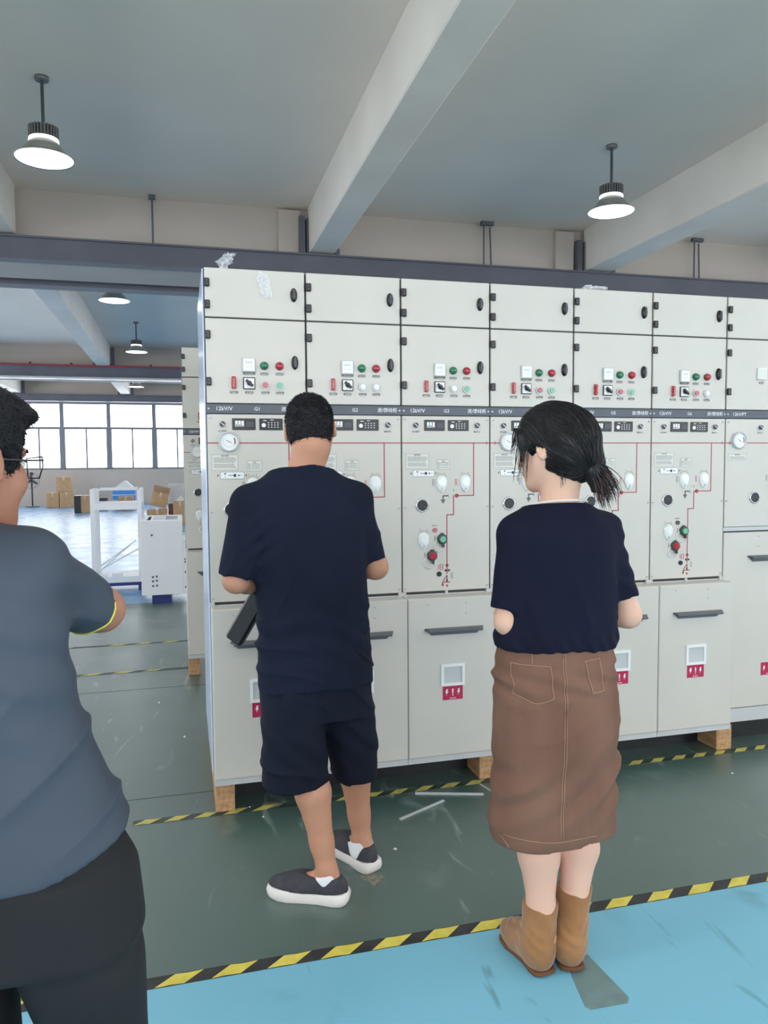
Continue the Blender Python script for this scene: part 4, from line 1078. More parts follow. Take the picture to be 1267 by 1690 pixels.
def fuzz(b, me, n, L_, seed, r=.0006, zmin=-9, lift=.5, down=(0, 0, -1)):
    rnd = random.Random(seed); ps = me.polygons
    for _ in range(n):
        p = ps[rnd.randrange(len(ps))]; c = p.center; no = p.normal
        if c.z < zmin: continue
        d = (no*lift+Vector(down)*.5+Vector((rnd.uniform(-.4, .4), rnd.uniform(-.4, .4), rnd.uniform(-.4, .4)))).normalized()*L_*rnd.uniform(.6, 1.2)
        u = d.orthogonal().normalized()*r*2; v = d.cross(u).normalized()*r*2
        b.add([c-no*.002+u, c-no*.002-u*.5+v, c-no*.002-u*.5-v, c+d], [(0, 1, 3), (1, 2, 3), (2, 0, 3)])
def shoe_sdf(heel, toe, w_, hgt, opening=True, h=.004):
    heel = np.array(heel, float); toe = np.array(toe, float)
    lo = np.minimum(heel, toe)-.08; hi = np.maximum(heel, toe)+.08; lo[2] = -.01; hi[2] = hgt+.06
    return SDF(lo, hi, h)
def foot_outline(heel, toe, wd, grow=0.0):
    # sole outline polygon in world xy
    heel = Vector((heel[0], heel[1])); toe = Vector((toe[0], toe[1])); d = (toe-heel); L_ = d.length; d.normalize(); q = Vector((d.y, -d.x))
    pts = []
    prof = [(0, 0), (.01, .45), (.05, .72), (.15, .80), (.35, .74), (.55, .86), (.72, 1.0), (.85, .93), (.94, .68), (.99, .32), (1.0, 0)]
    for t, ww in prof: pts.append(heel+d*(t*(L_+2*grow)-grow)+q*(wd/2*ww+(grow if ww else 0)))
    for t, ww in prof[-2:0:-1]: pts.append(heel+d*(t*(L_+2*grow)-grow)-q*(wd/2*ww*.96+grow))
    return [(p.x, p.y) for p in pts]
def sole(b, heel, toe, wd, z0, z1, grow=.004, wave=0.0):
    o1 = foot_outline(heel, toe, wd, grow); n = len(o1); c = [(Vector(heel[:2])+Vector(toe[:2]))/2][0]
    rings = []
    for k, (z, s_) in enumerate(((z0, .95), (z0+.006, 1.0), ((z0+z1)/2, 1.02), (z1-.004, .99), (z1, .95))):
        rings.append([(c.x+(x-c.x)*s_, c.y+(y-c.y)*s_, z+(wave*math.sin(i*1.9) if k == 2 else 0)) for i, (x, y) in enumerate(o1)])
    vs = [p for r in rings for p in r]; b.smooth = True
    b.add(vs, [(k*n+i, k*n+(i+1) % n, (k+1)*n+(i+1) % n, (k+1)*n+i) for k in range(4) for i in range(n)])
    b.smooth = False; b.add(vs, [tuple(range(n-1, -1, -1)), tuple(range(4*n, 5*n))])
# ---------------------------------------------------------------- the three people
def person(label, base):
    t = thing('person', label, 'person', (base[0], base[1], 0)); off = (-base[0], -base[1], 0)
    def P(name, me, m=None, lab=None):
        if isinstance(me, MB): me = me.mesh(name, m)
        o = link(name, me, t, off)
        if lab: o['label'] = lab
        return o
    return t, P
A3 = lambda *v: np.array(v, float)
# ---- man in navy t-shirt and shorts
t, P = person('man with bowed head in navy t-shirt and shorts, standing before cabinets G1 and G2', (.33, -.70))
J = dict(neck=A3(.293, -.69, 1.42), pelvis=A3(.325, -.70, .86), shL=A3(.115, -.70, 1.345), elL=A3(.062, -.725, 1.083), wrL=A3(.20, -.50, 1.04),
         shR=A3(.470, -.69, 1.352), elR=A3(.553, -.665, 1.098), wrR=A3(.43, -.46, 1.085),
         hipL=A3(.25, -.70, .84), hipR=A3(.41, -.68, .84), knL=A3(.285, -.715, .47), knR=A3(.468, -.60, .47),
         anL=A3(.338, -.812, .100), anR=A3(.500, -.632, .100), heelL=A3(.368, -.832, .055), toeL=A3(.20, -.742, .045), heelR=A3(.515, -.663, .055), toeR=A3(.44, -.485, .045))
hc = A3(.328, -.655, 1.578); R = headf(15, -26, 6)
s = body_skin(J, hc, R, .98, 1.05, .98, [(.76, .33, -.69, .14, .09), (.9, .33, -.69, .155, .10), (1.1, .315, -.69, .15, .09), (1.28, .30, -.69, .15, .08), (1.34, .293, -.69, .11, .06), (1.43, .293, -.69, .055, .05)])
hand(s, J['wrL'], (.55, .35, .25), (.2, .6, .8), -1, .7); hand(s, J['wrR'], (-.6, .35, .2), (-.2, .5, .8), 1, .7)
M_skin1 = skinmat('skin_tan', (184, 130, 102), (195, 141, 112))
me = s.mesh('body', M_skin1); P('body', me)
face_bits(t, hc-A3(.33, -.70, 0), R, .98, M_hairm)
# hair
h = SDF(hc-.17, hc+.17, .004)
T = lambda *p: hc+R @ (np.array(p)*.98)
h.ell(T(0, -.014, .024), (.081, .102, .100), R, .01); h.ell(T(0, -.045, -.034), (.069, .064, .082), R, .03); h.ell(T(0, .02, .078), (.070, .078, .045), R, .03)
Rf = R
h.plane(T(0, .045, .045), R @ A3(0, .85, -.53)); h.plane(T(0, -.02, -.092), R @ A3(0, .36, -.93))
for sx in (-1, 1): h.ell(T(sx*.092, .010, -.025), (.028, .036, .046), R, .008, 's')
h.add(lambda x, y, z: nz(x, y, z, 130, .0018, 5))
me = h.mesh('hair', M_hairm); b = MB(); fuzz(b, me, 9000, .0075, 3, r=.0005, lift=.8)
me2 = b.mesh('h', M_hairm, False)
hair = P('hair', me); P('hair_tips', me2)['kind'] = 'stuff'
# t-shirt
M_tee1 = mat('navy_jersey', (20, 26, 43), .9, var=.12, scale=4, bump=.12, bscale=500, spec=.2)
s = SDF((-.05, -.95, .64), (.66, -.45, 1.5), .0052)
s.loft([(.66, .325, -.70, .200, .140), (.80, .323, -.70, .197, .135), (.92, .321, -.70, .191, .130), (1.05, .320, -.70, .190, .128), (1.18, .316, -.70, .190, .124), (1.28, .306, -.70, .196, .117), (1.345, .297, -.70, .188, .102), (1.385, .294, -.698, .150, .088), (1.42, .293, -.695, .108, .080), (1.48, .293, -.69, .086, .072)], n=2.5)
s.cap((.22, -.70, 1.385), (.11, -.70, 1.335), .05, .052, .04); s.cap((.37, -.70, 1.39), (.48, -.69, 1.345), .05, .05, .04)
s.plane((.0, -.7, 1.432), (-.03, .22, 1)); s.plane((.325, -.7, .712), (0, 0, -1))
for a_, b_, ra, rb, c_, n_ in (((.122, -.70, 1.325), (.062, -.725, 1.04), .068, .062, (.066, -.722, 1.102), (-.16, -.05, -1)), ((.465, -.69, 1.335), (.556, -.665, 1.06), .064, .052, (.548, -.668, 1.126), (.12, 0, -1))):
    q = s.like(); q.cap(a_, b_, ra, rb, .01); q.plane(c_, n_); s.join(q, .03)
def f1(x, y, z):
    back = np.clip((-.70-y)*10+.4, 0, 1)
    a = nz(x, y, z, 24, .0060, 2, (0.25, 0, .97), .22)+nz(x, y, z, 70, .0022, 9, (0.1, 0, 1), .4)
    low = np.exp(-((z-.88)/.10)**2)*np.sin(z*80+x*22+3*np.sin(x*14))*.0030
    up = np.exp(-((z-1.20)/.10)**2)*np.exp(-((x-.13)/.06)**2)*np.sin(z*120-x*90)*.003
    return a+low+up+ridge(x, y, z, (.35, 0, .93), 70, .009, 4)*np.exp(-((z-.86)/.12)**2)+ridge(x, y, z, (.9, 0, -.42), 75, .007, 6)*np.exp(-((z-1.12)/.14)**2)
s.add(f1)
P('t_shirt', s.mesh('t_shirt', M_tee1))
b = MB(); b.smooth = True
# shorts
M_sh1 = mat('navy_shorts_twill', (19, 24, 38), .85, var=.12, scale=4, bump=.10, bscale=400, spec=.2)
s = SDF((.06, -.95, .30), (.62, -.44, .98), .0052)
s.loft([(.60, .33, -.69, .175, .118), (.70, .33, -.69, .187, .125), (.80, .33, -.69, .188, .128), (.95, .325, -.69, .178, .118)])
for rg, c_, n_ in (([(.335, .246, -.735, .114, .100), (.5, .244, -.73, .112, .105), (.66, .24, -.71, .100, .118), (.84, .25, -.70, .09, .115)], (.246, -.735, .384), (.05, .10, -1)), ([(.31, .480, -.635, .072, .098), (.5, .458, -.645, .094, .105), (.66, .420, -.67, .105, .118), (.84, .41, -.69, .09, .115)], (.48, -.635, .352), (0, .1, -1))):
    q = s.like(); q.loft(rg, .01); q.plane(c_, n_); s.join(q, .02)
s.add(lambda x, y, z: ridge(x, y, z, (.5, 0, .86), 60, .010, 14)+nz(x, y, z, 22, .0065, 12, (-.3, 0, .95), .3)+.003*np.sin((z+x*.9)*70)*np.exp(-((z-.50)/.09)**2))
P('shorts', s.mesh('shorts', M_sh1))
# slip-on shoes with thick white soles, and socks
M_upper = mat('grey_canvas', (56, 56, 62), .8, var=.12, scale=30, bump=.3, bscale=400); M_sole = mat('white_rubber', (224, 218, 212), .5, var=.03); M_sock = mat('white_sock', (225, 225, 228), .8, var=.02)
def slipon(hl, to, an, side):
    hl = A3(*hl); to = A3(*to); d = to-hl; L_ = np.linalg.norm(d); d /= L_; q = np.cross(d, (0, 0, 1))
    b = MB(); sole(b, hl, to, .104, .001, .040, .004, .004); P('shoe_sole', b, M_sole, 'thick white wavy shoe sole')
    s = SDF(np.minimum(hl, to)-A3(.08, .08, 0)+A3(0, 0, -.02), np.maximum(hl, to)+A3(.08, .08, .13), .004); RR = np.stack([q, d, A3(0, 0, 1)], 1)
    s.ell(hl+d*(L_-.085)+A3(0, 0, .032), (.049, .090, .042), RR, .02); s.ell(hl+d*.070+A3(0, 0, .045), (.043, .072, .062), RR, .03); s.ell(hl+d*.15+A3(0, 0, .045), (.044, .065, .046), RR, .03)
    s.plane((0, 0, .036), (0, 0, -1)); s.plane(hl+A3(0, 0, .088), (0, 0, 1)-d*.0)
    s.cap(an+A3(0, 0, -.02), an+A3(0, 0, .06), .037, .040, .008, 's'); s.ell(an+d*.03+A3(0, 0, -.004), (.030, .050, .020), RR, .008, 's')
    u = P('shoe_upper', s.mesh('shoe_upper', M_upper, 2), lab='charcoal canvas slip-on shoe')
    b = MB(); b.smooth = True
    pts = [hl+d*(L_-.085+.062*math.cos(a))+q*(.042*math.sin(a))+A3(0, 0, .055-.010*math.cos(a)) for a in np.linspace(-1.9, 1.9, 16)]; b.tube([tuple(p) for p in pts], .002, 6)
    o = P('toe_seam', b, M_dark)
    s = SDF(an-.09, an+.09, .004); s.cap(an+A3(0, 0, -.045), an+A3(0, 0, .002), .040, .0375, .01); s.cap(an+A3(0, 0, -.04), an+d*.05+A3(0, 0, -.03), .040, .032, .02); s.plane(an+A3(0, 0, -.004), d*.35+A3(0, 0, 1)); P('sock', s.mesh('sock', M_sock), lab='white ankle sock')
slipon((.400, -.850, 0), (.155, -.718, 0), J['anL'], -1); slipon((.530, -.695, 0), (.423, -.445, 0), J['anR'], 1)
pouch = MB(); Mr = Matrix.Translation((.115, -.55, .93)) @ Matrix.Rotation(math.radians(-32), 4, 'Z') @ Matrix.Rotation(math.radians(32), 4, 'Y')
pouch.bbox(-.034, .034, -.018, .018, -.115, .09, .008, Mr)
o = part('black_pouch', pouch, mat('black_leather', (26, 26, 28), .45, bump=.1)); tag(o, 'black flat pouch hanging at the left hip of the man in navy shorts', 'pouch')
b = MB(); b.smooth = True; b.tube([(.16, -.55, 1.0), (.165, -.56, 1.03), (.19, -.53, 1.06)], .006, 8); part('wrist_strap', b, MATS['black_leather'], o)
# ---- woman in navy top and brown skirt
t, P = person('woman seen from behind in navy short-sleeved top, brown corduroy skirt and tan boots', (.94, -1.26))
J = dict(neck=A3(.95, -1.245, 1.315), pelvis=A3(.947, -1.25, .80), shL=A3(.822, -1.25, 1.262), elL=A3(.790, -1.265, 1.008), wrL=A3(.885, -1.06, 1.03),
         shR=A3(1.108, -1.25, 1.268), elR=A3(1.186, -1.255, 1.002), wrR=A3(1.04, -1.07, .985),
         hipL=A3(.885, -1.25, .78), hipR=A3(1.01, -1.25, .78), knL=A3(.888, -1.23, .42), knR=A3(1.038, -1.22, .42),
         anL=A3(.882, -1.315, .085), anR=A3(.985, -1.30, .085), heelL=A3(.868, -1.335, .05), toeL=A3(.848, -1.19, .04), heelR=A3(.955, -1.34, .05), toeR=A3(1.0, -1.17, .04))
hc = A3(.936, -1.235, 1.502); R = headf(-38, -8, -3)
s = body_skin(J, hc, R, .97, .92, .98, [(.6, .947, -1.25, .12, .09), (.8, .947, -1.25, .15, .10), (1.0, .95, -1.25, .12, .08), (1.18, .96, -1.25, .125, .08), (1.25, .955, -1.25, .09, .055), (1.33, .95, -1.245, .050, .050)])
hand(s, J['wrL'], (.5, .5, .15), (0, .3, .9), -1, .6, .9); hand(s, J['wrR'], (-.7, .45, .2), (0, .3, .9), 1, .6, .9)
M_skin2 = skinmat('skin_light', (214, 168, 144), (222, 178, 155))
P('body', s.mesh('body', M_skin2)); face_bits(t, hc-A3(.94, -1.26, 0), R, .97, M_hairw)
h = SDF(hc-.2, hc+.2, .0042)
T = lambda *p: hc+R @ (np.array(p)*.97)
h.ell(T(0, -.012, .028), (.090, .110, .108), R, .01); h.ell(T(.0, -.062, -.030), (.082, .068, .085), R, .04); h.ell(T(.015, -.055, .02), (.095, .092, .098), R, .02); h.ell(T(.035, -.100, -.055), (.050, .045, .045), R, .03)
h.plane(T(0, .060, .03), R @ A3(0, .90, -.43)); h.plane(T(0, -.03, -.088), R @ A3(-.1, .42, -.9))
for sx in (-1, 1): h.ell(T(sx*.094, .020, -.045), (.028, .045, .048), R, .012, 's')
h.cap(T(-.080, .052, .04), T(-.074, .062, -.05), .010, .004, .015)
cen = T(.02, -.13, -.045)
def comb(x, y, z):   # fine combed grooves running from the crown towards the tie
    vx, vy, vz = x-cen[0], y-cen[1], z-cen[2]; a = np.arctan2(vz, vx*R[0, 0]+vy*R[1, 0]); return .0013*np.sin(a*85)+.0010*np.sin(a*37+1)
h.add(lambda x, y, z: nz(x, y, z, 60, .0022, 77, tuple(R @ A3(0, -.8, -.6)), .15))
hm = h.mesh('hair', M_hairw); P('hair', hm)
from mathutils.bvhtree import BVHTree
hb = BVHTree.FromPolygons([v.co for v in hm.vertices], [tuple(q_.vertices) for q_ in hm.polygons])
rnd = random.Random(9); b = MB(); b.smooth = True; tie0 = Vector((.994, -1.312, 1.452)); fdir = Vector(R @ A3(0, 1, 0))
for _ in range(1500):
    q_ = hm.polygons[rnd.randrange(len(hm.polygons))]; c_ = q_.center.copy(); lc = R.T @ (np.array(c_)-hc)
    if lc[1] > .0 and lc[2] < .035: continue
    if rnd.random() < .35: c_ = Vector(T(rnd.uniform(-.08, .08), rnd.uniform(.02, .08), rnd.uniform(.05, .12)))
    pts = []; n_ = 10; ofs = rnd.uniform(.0002, .0022); st = rnd.uniform(.45, 1.0)
    for k in range(n_):
        f_ = k/(n_-1)*st; g_ = c_.lerp(tie0, f_)+(c_-Vector(hc)).normalized()*.05*math.sin(math.pi*f_)
        h_ = hb.find_nearest(g_)
        pts.append(h_[0]+h_[1]*ofs)
    b.tube([tuple(q) for q in pts], [.0011*(1-.8*abs(2*k/(n_-1)-1)**4) for k in range(n_)], 4)
P('hair_strands', b, M_hairw)['kind'] = 'stuff'
# gathered ponytail: many tapering locks from the tie
rnd = random.Random(4); b = MB(); b.smooth = True; b2 = MB(); b2.smooth = True
tie = Vector((.998, -1.318, 1.452))
for i in range(240):
    a = rnd.uniform(0, 6.28); rr = .020*math.sqrt(rnd.random()); p0 = tie+Vector((rnd.uniform(-.012, .012), rr*math.cos(a), rr*math.sin(a)))
    spread = rnd.uniform(-.3, 1.0); L_ = rnd.uniform(.09, .145)
    d0 = Vector((.55+.3*spread, -.35, .22*spread)); d1 = Vector((.10+.55*max(spread, 0)*rnd.random(), -.12, -1+.25*max(spread, 0)))
    pts = [p0-Vector((.035, -.02, -.004))]; p = p0.copy(); n_ = 7
    pts.append(p.copy())
    for k in range(1, n_):
        f = k/(n_-1); d = (d0*(1-f)**1.5+d1*f**.7).normalized()+Vector((rnd.uniform(-.18, .18), rnd.uniform(-.18, .18), rnd.uniform(-.12, .12))); p = p+d.normalized()*L_/(n_-1); pts.append(p.copy())
    rs = [.0022, .0026]+[.0026*(1-k/(n_-.2)) for k in range(1, n_)]
    (b if i % 2 else b2).tube([tuple(q) for q in pts], rs, 5)
b.cur = 0
for bb, m in ((b, M_hairw), (b2, M_hairb)): P('ponytail', bb, m)['kind'] = 'stuff'
tie_ = A3(*tie); s = SDF(tie_-.08, tie_+.13, .004); s.ell(tie_+A3(.020, -.008, -.015), (.030, .024, .030), None, .02); s.cap(tie_+A3(.024, -.010, -.02), tie_+A3(.034, -.018, -.085), .022, .012, .02); s.cap(tie_-A3(.03, -.02, 0), tie_, .03, .022, .02); s.add(lambda x, y, z: nz(x, y, z, 150, .002, 3, (.2, 0, -1), .2)); P('ponytail_core', s.mesh('ponytail_core', M_hairw))
b = MB(); b.smooth = True; b.tube([(tie.x-.004+.002*math.sin(q*2), tie.y+.024*math.cos(q), tie.z+.024*math.sin(q)) for q in [i*math.pi/8 for i in range(16)]], .0055, 8, True); P('hair_tie', b, M_black)
b = MB(); b.smooth = True          # loose strands by the ear, nape and forehead
for i in range(60):
    k = i % 3
    if k == 0: p = Vector(T(-.078, .045+rnd.uniform(-.02, .02), .03)); d = Vector((-.12, .02, -1)); L_ = rnd.uniform(.07, .13)
    elif k == 1: p = Vector(T(rnd.uniform(-.07, .06), -.055+rnd.uniform(-.02, .01), -.07)); d = Vector((rnd.uniform(-.1, .2), -.05, -1)); L_ = rnd.uniform(.03, .06)
    else: p = Vector(T(-.055+rnd.uniform(-.02, .02), .075, .070)); d = Vector((-.12, .05, -1)); L_ = rnd.uniform(.04, .08)
    pts = []
    for j in range(5): pts.append(tuple(p)); p = p+(d.normalized()+Vector((rnd.uniform(-.13, .13), rnd.uniform(-.13, .13), 0)))*L_/4
    b.tube(pts, [.0012, .0012, .001, .0008, .0003], 4)
P('loose_strands', b, M_hairw)['kind'] = 'stuff'
M_top2 = mat('navy_knit', (16, 19, 38), .9, var=.12, scale=5, bump=.25, bscale=260, stretch=(1, 1, .25), spec=.2)
s = SDF((.66, -1.45, .88), (1.30, -1.08, 1.39), .0048)
s.loft([(.90, .947, -1.252, .162, .116), (.935, .947, -1.252, .178, .130), (.99, .950, -1.25, .172, .124), (1.06, .955, -1.25, .162, .118), (1.15, .962, -1.25, .158, .116), (1.22, .964, -1.25, .168, .112), (1.27, .964, -1.25, .168, .100), (1.305, .962, -1.25, .138, .085), (1.335, .958, -1.248, .092, .074), (1.38, .955, -1.245, .074, .066)], n=2.5)
s.cap((.90, -1.25, 1.30), (.820, -1.25, 1.262), .044, .046, .03); s.cap((1.02, -1.25, 1.30), (1.105, -1.25, 1.268), .044, .048, .03)
s.plane((.955, -1.25, 1.337), (0, .22, 1)); s.plane((.947, -1.25, .930), (0, 0, -1), .01)
for a_, b_, ra, rb, c_, n_ in (((.832, -1.25, 1.250), (.786, -1.264, .99), .058, .049, (.792, -1.262, 1.050), (-.12, 0, -1)), ((1.092, -1.25, 1.256), (1.176, -1.256, 1.0), .058, .051, (1.166, -1.256, 1.064), (.1, 0, -1))):
    q = s.like(); q.cap(a_, b_, ra, rb, .01); q.plane(c_, n_); s.join(q, .025)
s.add(lambda x, y, z: nz(x, y, z, 26, .0042, 21, (.15, 0, .98), .25)+nz(x, y, z, 70, .0014, 22, (1, 0, .2), .5)+.003*np.sin(x*150+np.sin(z*40)*2)*np.exp(-((z-.955)/.025)**2)+.0025*np.sin(z*130+x*60)*np.exp(-((x-1.17)/.04)**2)+ridge(x, y, z, (.95, 0, .3), 60, .008, 24)*np.exp(-((z-1.03)/.12)**2))
P('short_sleeved_top', s.mesh('short_sleeved_top', M_top2))
b = MB(); b.smooth = True; b.tube([(.957+.083*math.cos(q), -1.247+.070*math.sin(q), 1.338-.22*.070*math.sin(q)+.002) for q in [i*math.pi/20 for i in range(40)]], .0042, 6, True)
P('collar_trim', b, mat('cream_trim', (226, 216, 204), .8), 'thin cream collar trim')
M_skirt = mat('brown_corduroy', (110, 79, 65), .88, col2=(126, 94, 78), thr=(.3, .7), scale=7, stretch=(1, 1, .6), bump=.2, bscale=300, spec=.2)
s = SDF((.70, -1.46, .30), (1.2, -1.04, 1.0), .0055)
s.loft([(.30, .940, -1.248, .184, .134), (.45, .942, -1.248, .186, .134), (.60, .946, -1.25, .184, .133), (.73, .950, -1.25, .187, .134), (.82, .948, -1.25, .180, .130), (.90, .947, -1.25, .170, .122), (.97, .947, -1.25, .162, .115)], n=2.4)
s.plane((.94, -1.25, .372), (.04, -.0, -1), .004)
s.loft([(.29, .940, -1.248, .170, .120), (.44, .942, -1.248, .170, .120)], .004, 's', n=2.4)
def fs_(x, y, z):
    a = nz(x, y, z, 22, .0045, 31, (.9, 0, .4), .35)+nz(x, y, z, 50, .002, 33, (.9, 0, .2), .4)+ridge(x, y, z, (-.35, 0, .93), 55, .009, 35)*np.exp(-((z-.58)/.16)**2)+ridge(x, y, z, (.2, 0, .98), 95, .007, 36)*np.exp(-((z-.86)/.06)**2)
    w1 = .0045*np.sin((z*.75-(x-.94)*.55)*85+1)*np.exp(-((z-.52)/.11)**2); w2 = .004*np.sin((z+(x-.94)*.35)*110)*np.exp(-((z-.84)/.05)**2)
    hem = .0035*np.exp(-((z-.395)/.004)**2)*0-.0022*np.exp(-((z-.402)/.003)**2)
    seam = .0028*np.exp(-((x-.985-(.72-z)*.05)/.0035)**2)*(y < -1.25)
    vent = -.010*np.exp(-((x-.992-(.55-z)*.03)/.016)**2)*np.clip((.56-z)*6, 0, 1)*(y < -1.25)
    return a+w1+w2-hem+seam*-1-vent*.5
s.add(fs_)
skirt = P('skirt', s.mesh('skirt', M_skirt))
# raised patch pockets and seam stitching follow the back surface
M_stitch = mat('tan_stitching', (176, 140, 112), .8); smesh = skirt.data
from mathutils.bvhtree import BVHTree
bvh = BVHTree.FromPolygons([v.co for v in smesh.vertices], [tuple(p.vertices) for p in smesh.polygons])
def onback(x, z, off=.001, y=-1.7, d=(0, 1, 0)):
    x = -.1024+(x+.1024)*.937; z = 1.459+(z-1.459)*.937; h_ = bvh.ray_cast(Vector((x, y, z)), Vector(d))
    return (h_[0]+h_[1]*off) if h_[0] is not None else Vector((x, -1.38, z))
def patch(poly, nx=10, nz_=10, name='pocket'):
    # poly: four corners (x,z): tl, tr, br, bl ; bottom pointed by dip
    tl, tr, br, bl, dip = poly; b = MB(); b.smooth = True; g = []
    for j in range(nz_+1):
        v = j/nz_
        for i in range(nx+1):
            u = i/nx; x = (tl[0]*(1-u)+tr[0]*u)*(1-v)+(bl[0]*(1-u)+br[0]*u)*v; z = (tl[1]*(1-u)+tr[1]*u)*(1-v)+(bl[1]*(1-u)+br[1]*u)*v-dip*v*(1-abs(2*u-1))
            g.append(onback(x, z, .0022 if 0 < i < nx and 0 < j < nz_ else .0005))
    b.add(g, [(j*(nx+1)+i, j*(nx+1)+i+1, (j+1)*(nx+1)+i+1, (j+1)*(nx+1)+i) for j in range(nz_) for i in range(nx)])
    o = P(name, b, M_skirt)
    b = MB(); bd = [(bl[0]*(1-t_)+tl[0]*t_, bl[1]*(1-t_)+tl[1]*t_) for t_ in np.linspace(0, 1, 8)]+[(tl[0]*(1-t_)+tr[0]*t_, tl[1]*(1-t_)+tr[1]*t_) for t_ in np.linspace(0, 1, 8)]+[(tr[0]*(1-t_)+br[0]*t_, tr[1]*(1-t_)+br[1]*t_) for t_ in np.linspace(0, 1, 8)]+[(br[0]*(1-t_)+bl[0]*t_, br[1]*(1-t_)+bl[1]*t_-dip*(1-abs(2*t_-1))) for t_ in np.linspace(0, 1, 8)]
    b.tube([tuple(onback(x, z, .0030)) for x, z in bd], .0009, 4)
    o2 = P('stitching', b, M_stitch); o2['label'] = 'tan stitching line'
patch(((.843, .862), (.940, .858), (.944, .765), (.846, .772), .022)); patch(((1.045, .868), (1.100, .872), (1.112, .775), (1.070, .772), .0), 6, 8)
def seamline(pts, off=.0015, r=.0009):
    b = MB(); q = []
    for (x0, z0), (x1, z1) in zip(pts[:-1], pts[1:]):
        for t_ in np.linspace(0, 1, 14): q.append(tuple(onback(x0+(x1-x0)*t_, z0+(z1-z0)*t_, off)))
    b.smooth = True; b.tube(q, r, 4); P('stitching', b, M_stitch)
seamline([(.985, .90), (.985, .72), (.972, .335)]); seamline([(.978, .88), (.978, .72), (.965, .335)]); seamline([(.80, .335), (.94, .330), (1.09, .330)])
seamline([(.89, .925), (.891, .865)])
M_suede = mat('tan_suede', (134, 92, 54), .9, col2=(158, 112, 70), thr=(.3, .7), scale=14, bump=.25, bscale=220, sheen=.3)
def boot(hl, to, top, side):
    hl = A3(*hl); to = A3(*to); top = A3(*top); d = to-hl; L_ = np.linalg.norm(d); d /= L_; q = np.cross(d, (0, 0, 1)); RR = np.stack([q, d, A3(0, 0, 1)], 1)
    s = SDF(np.minimum(hl, to)-A3(.09, .09, .0), np.maximum(hl, to)+A3(.09, .09, .27), .004)
    s.ell(hl+d*(L_-.065)+A3(0, 0, .034), (.046, .072, .036), RR, .02); s.ell(hl+d*.05+A3(0, 0, .045), (.043, .052, .05), RR, .03); s.ell(hl+d*.12+A3(0, 0, .05), (.043, .06, .048), RR, .03)
    s.cap(hl+d*.052+A3(0, 0, .07), top, .047, .053, .03)
    s.plane(top+A3(0, 0, -.012), d*-.30+A3(0, 0, 1), .003) if False else s.plane(top+A3(0, 0, -.010), A3(0, 0, 1))
    s.ell(top+A3(0, -.052, .0), (.024, .03, .018), None, .012, 's'); s.cap(top+A3(0, 0, .02), top+A3(0, 0, -.04), .044, .040, .005, 's')
    s.plane((0, 0, .010), (0, 0, -1))
    s.add(lambda x, y, z: .0032*np.sin(z*170+3*np.sin(x*60)+2*np.sin(y*50))*np.exp(-((z-.095)/.035)**2)+nz(x, y, z, 40, .0015, 7))
    P('boot', s.mesh('boot', M_suede, 2), lab='tan suede slouch boot')
    b = MB(); sole(b, hl, to, .098, .001, .014, .0); P('boot_sole', b, mat('brown_sole', (104, 66, 38), .8))
boot((.868, -1.368, 0), (.842, -1.145, 0), (.888, -1.285, .185), -1); boot((.948, -1.372, 0), (1.0, -1.15, 0), (1.012, -1.262, .205), 1)
# ---- man at the left edge, arms crossed
t, P = person('man with glasses and crossed arms at the left edge in slate shirt and black trousers', (-.44, -1.95)); t.location.x -= .03
J = dict(neck=A3(-.435, -1.955, 1.35), pelvis=A3(-.40, -1.95, .80), shL=A3(-.60, -1.95, 1.29), elL=A3(-.63, -1.82, 1.10), wrL=A3(-.40, -1.735, 1.135),
         shR=A3(-.320, -1.95, 1.31), elR=A3(-.226, -1.745, 1.190), wrR=A3(-.43, -1.70, 1.205),
         hipL=A3(-.47, -1.95, .78), hipR=A3(-.31, -1.95, .78), knL=A3(-.45, -1.93, .43), knR=A3(-.225, -1.93, .43),
         anL=A3(-.455, -1.96, .09), anR=A3(-.215, -1.96, .09), heelL=A3(-.455, -2.0, .05), toeL=A3(-.475, -1.82, .045), heelR=A3(-.215, -2.0, .05), toeR=A3(-.185, -1.82, .045))
hc = A3(-.403, -1.935, 1.470); R = headf(38, -4, 0)
s = body_skin(J, hc, R, .99, 1.0, 1.0, [(.78, -.40, -1.95, .14, .09), (.85, -.40, -1.95, .15, .10), (1.0, -.42, -1.95, .14, .09), (1.18, -.44, -1.95, .13, .08), (1.25, -.44, -1.95, .09, .055), (1.36, -.435, -1.95, .05, .05)])
hand(s, J['wrR'], (-1, .0, .1), (0, -.8, -.2), 1, .3); hand(s, A3(-.405, -1.765, 1.165), (1, -.10, .08), (0, .4, .9), -1, .5, .95)
M_skin3 = skinmat('skin_brown', (168, 114, 92), (180, 124, 100))
P('body', s.mesh('body', M_skin3)); face_bits(t, hc-A3(-.44, -1.95, 0), R, .99, M_hairm)
h = SDF(hc-.17, hc+.17, .004); T = lambda *p: hc+R @ (np.array(p)*.99)
h.ell(T(0, -.012, .030), (.083, .102, .100), R, .01); h.ell(T(0, -.055, -.020), (.070, .062, .066), R, .03); h.ell(T(0, .045, .085), (.060, .062, .035), R, .03); h.ell(T(.0, .10, .085), (.04, .025, .016), R, .02)
h.plane(T(0, .058, .045), R @ A3(0, .90, -.43)) if False else None
x_ = h.D; h.ell(T(0, .115, -.01), (.085, .075, .062), R, .01, 's'); h.plane(T(0, -.02, -.050), R @ A3(0, .40, -.9))
for sx in (-1, 1): h.ell(T(sx*.088, .008, -.035), (.022, .034, .046), R, .01, 's')
h.add(lambda x, y, z: nz(x, y, z, 120, .0018, 15))
me = h.mesh('hair', M_hairm); b = MB(); fuzz(b, me, 9000, .0075, 8, r=.0005, lift=.3); P('hair', me); P('hair_tips', b.mesh('h', M_hairm, False))['kind'] = 'stuff'
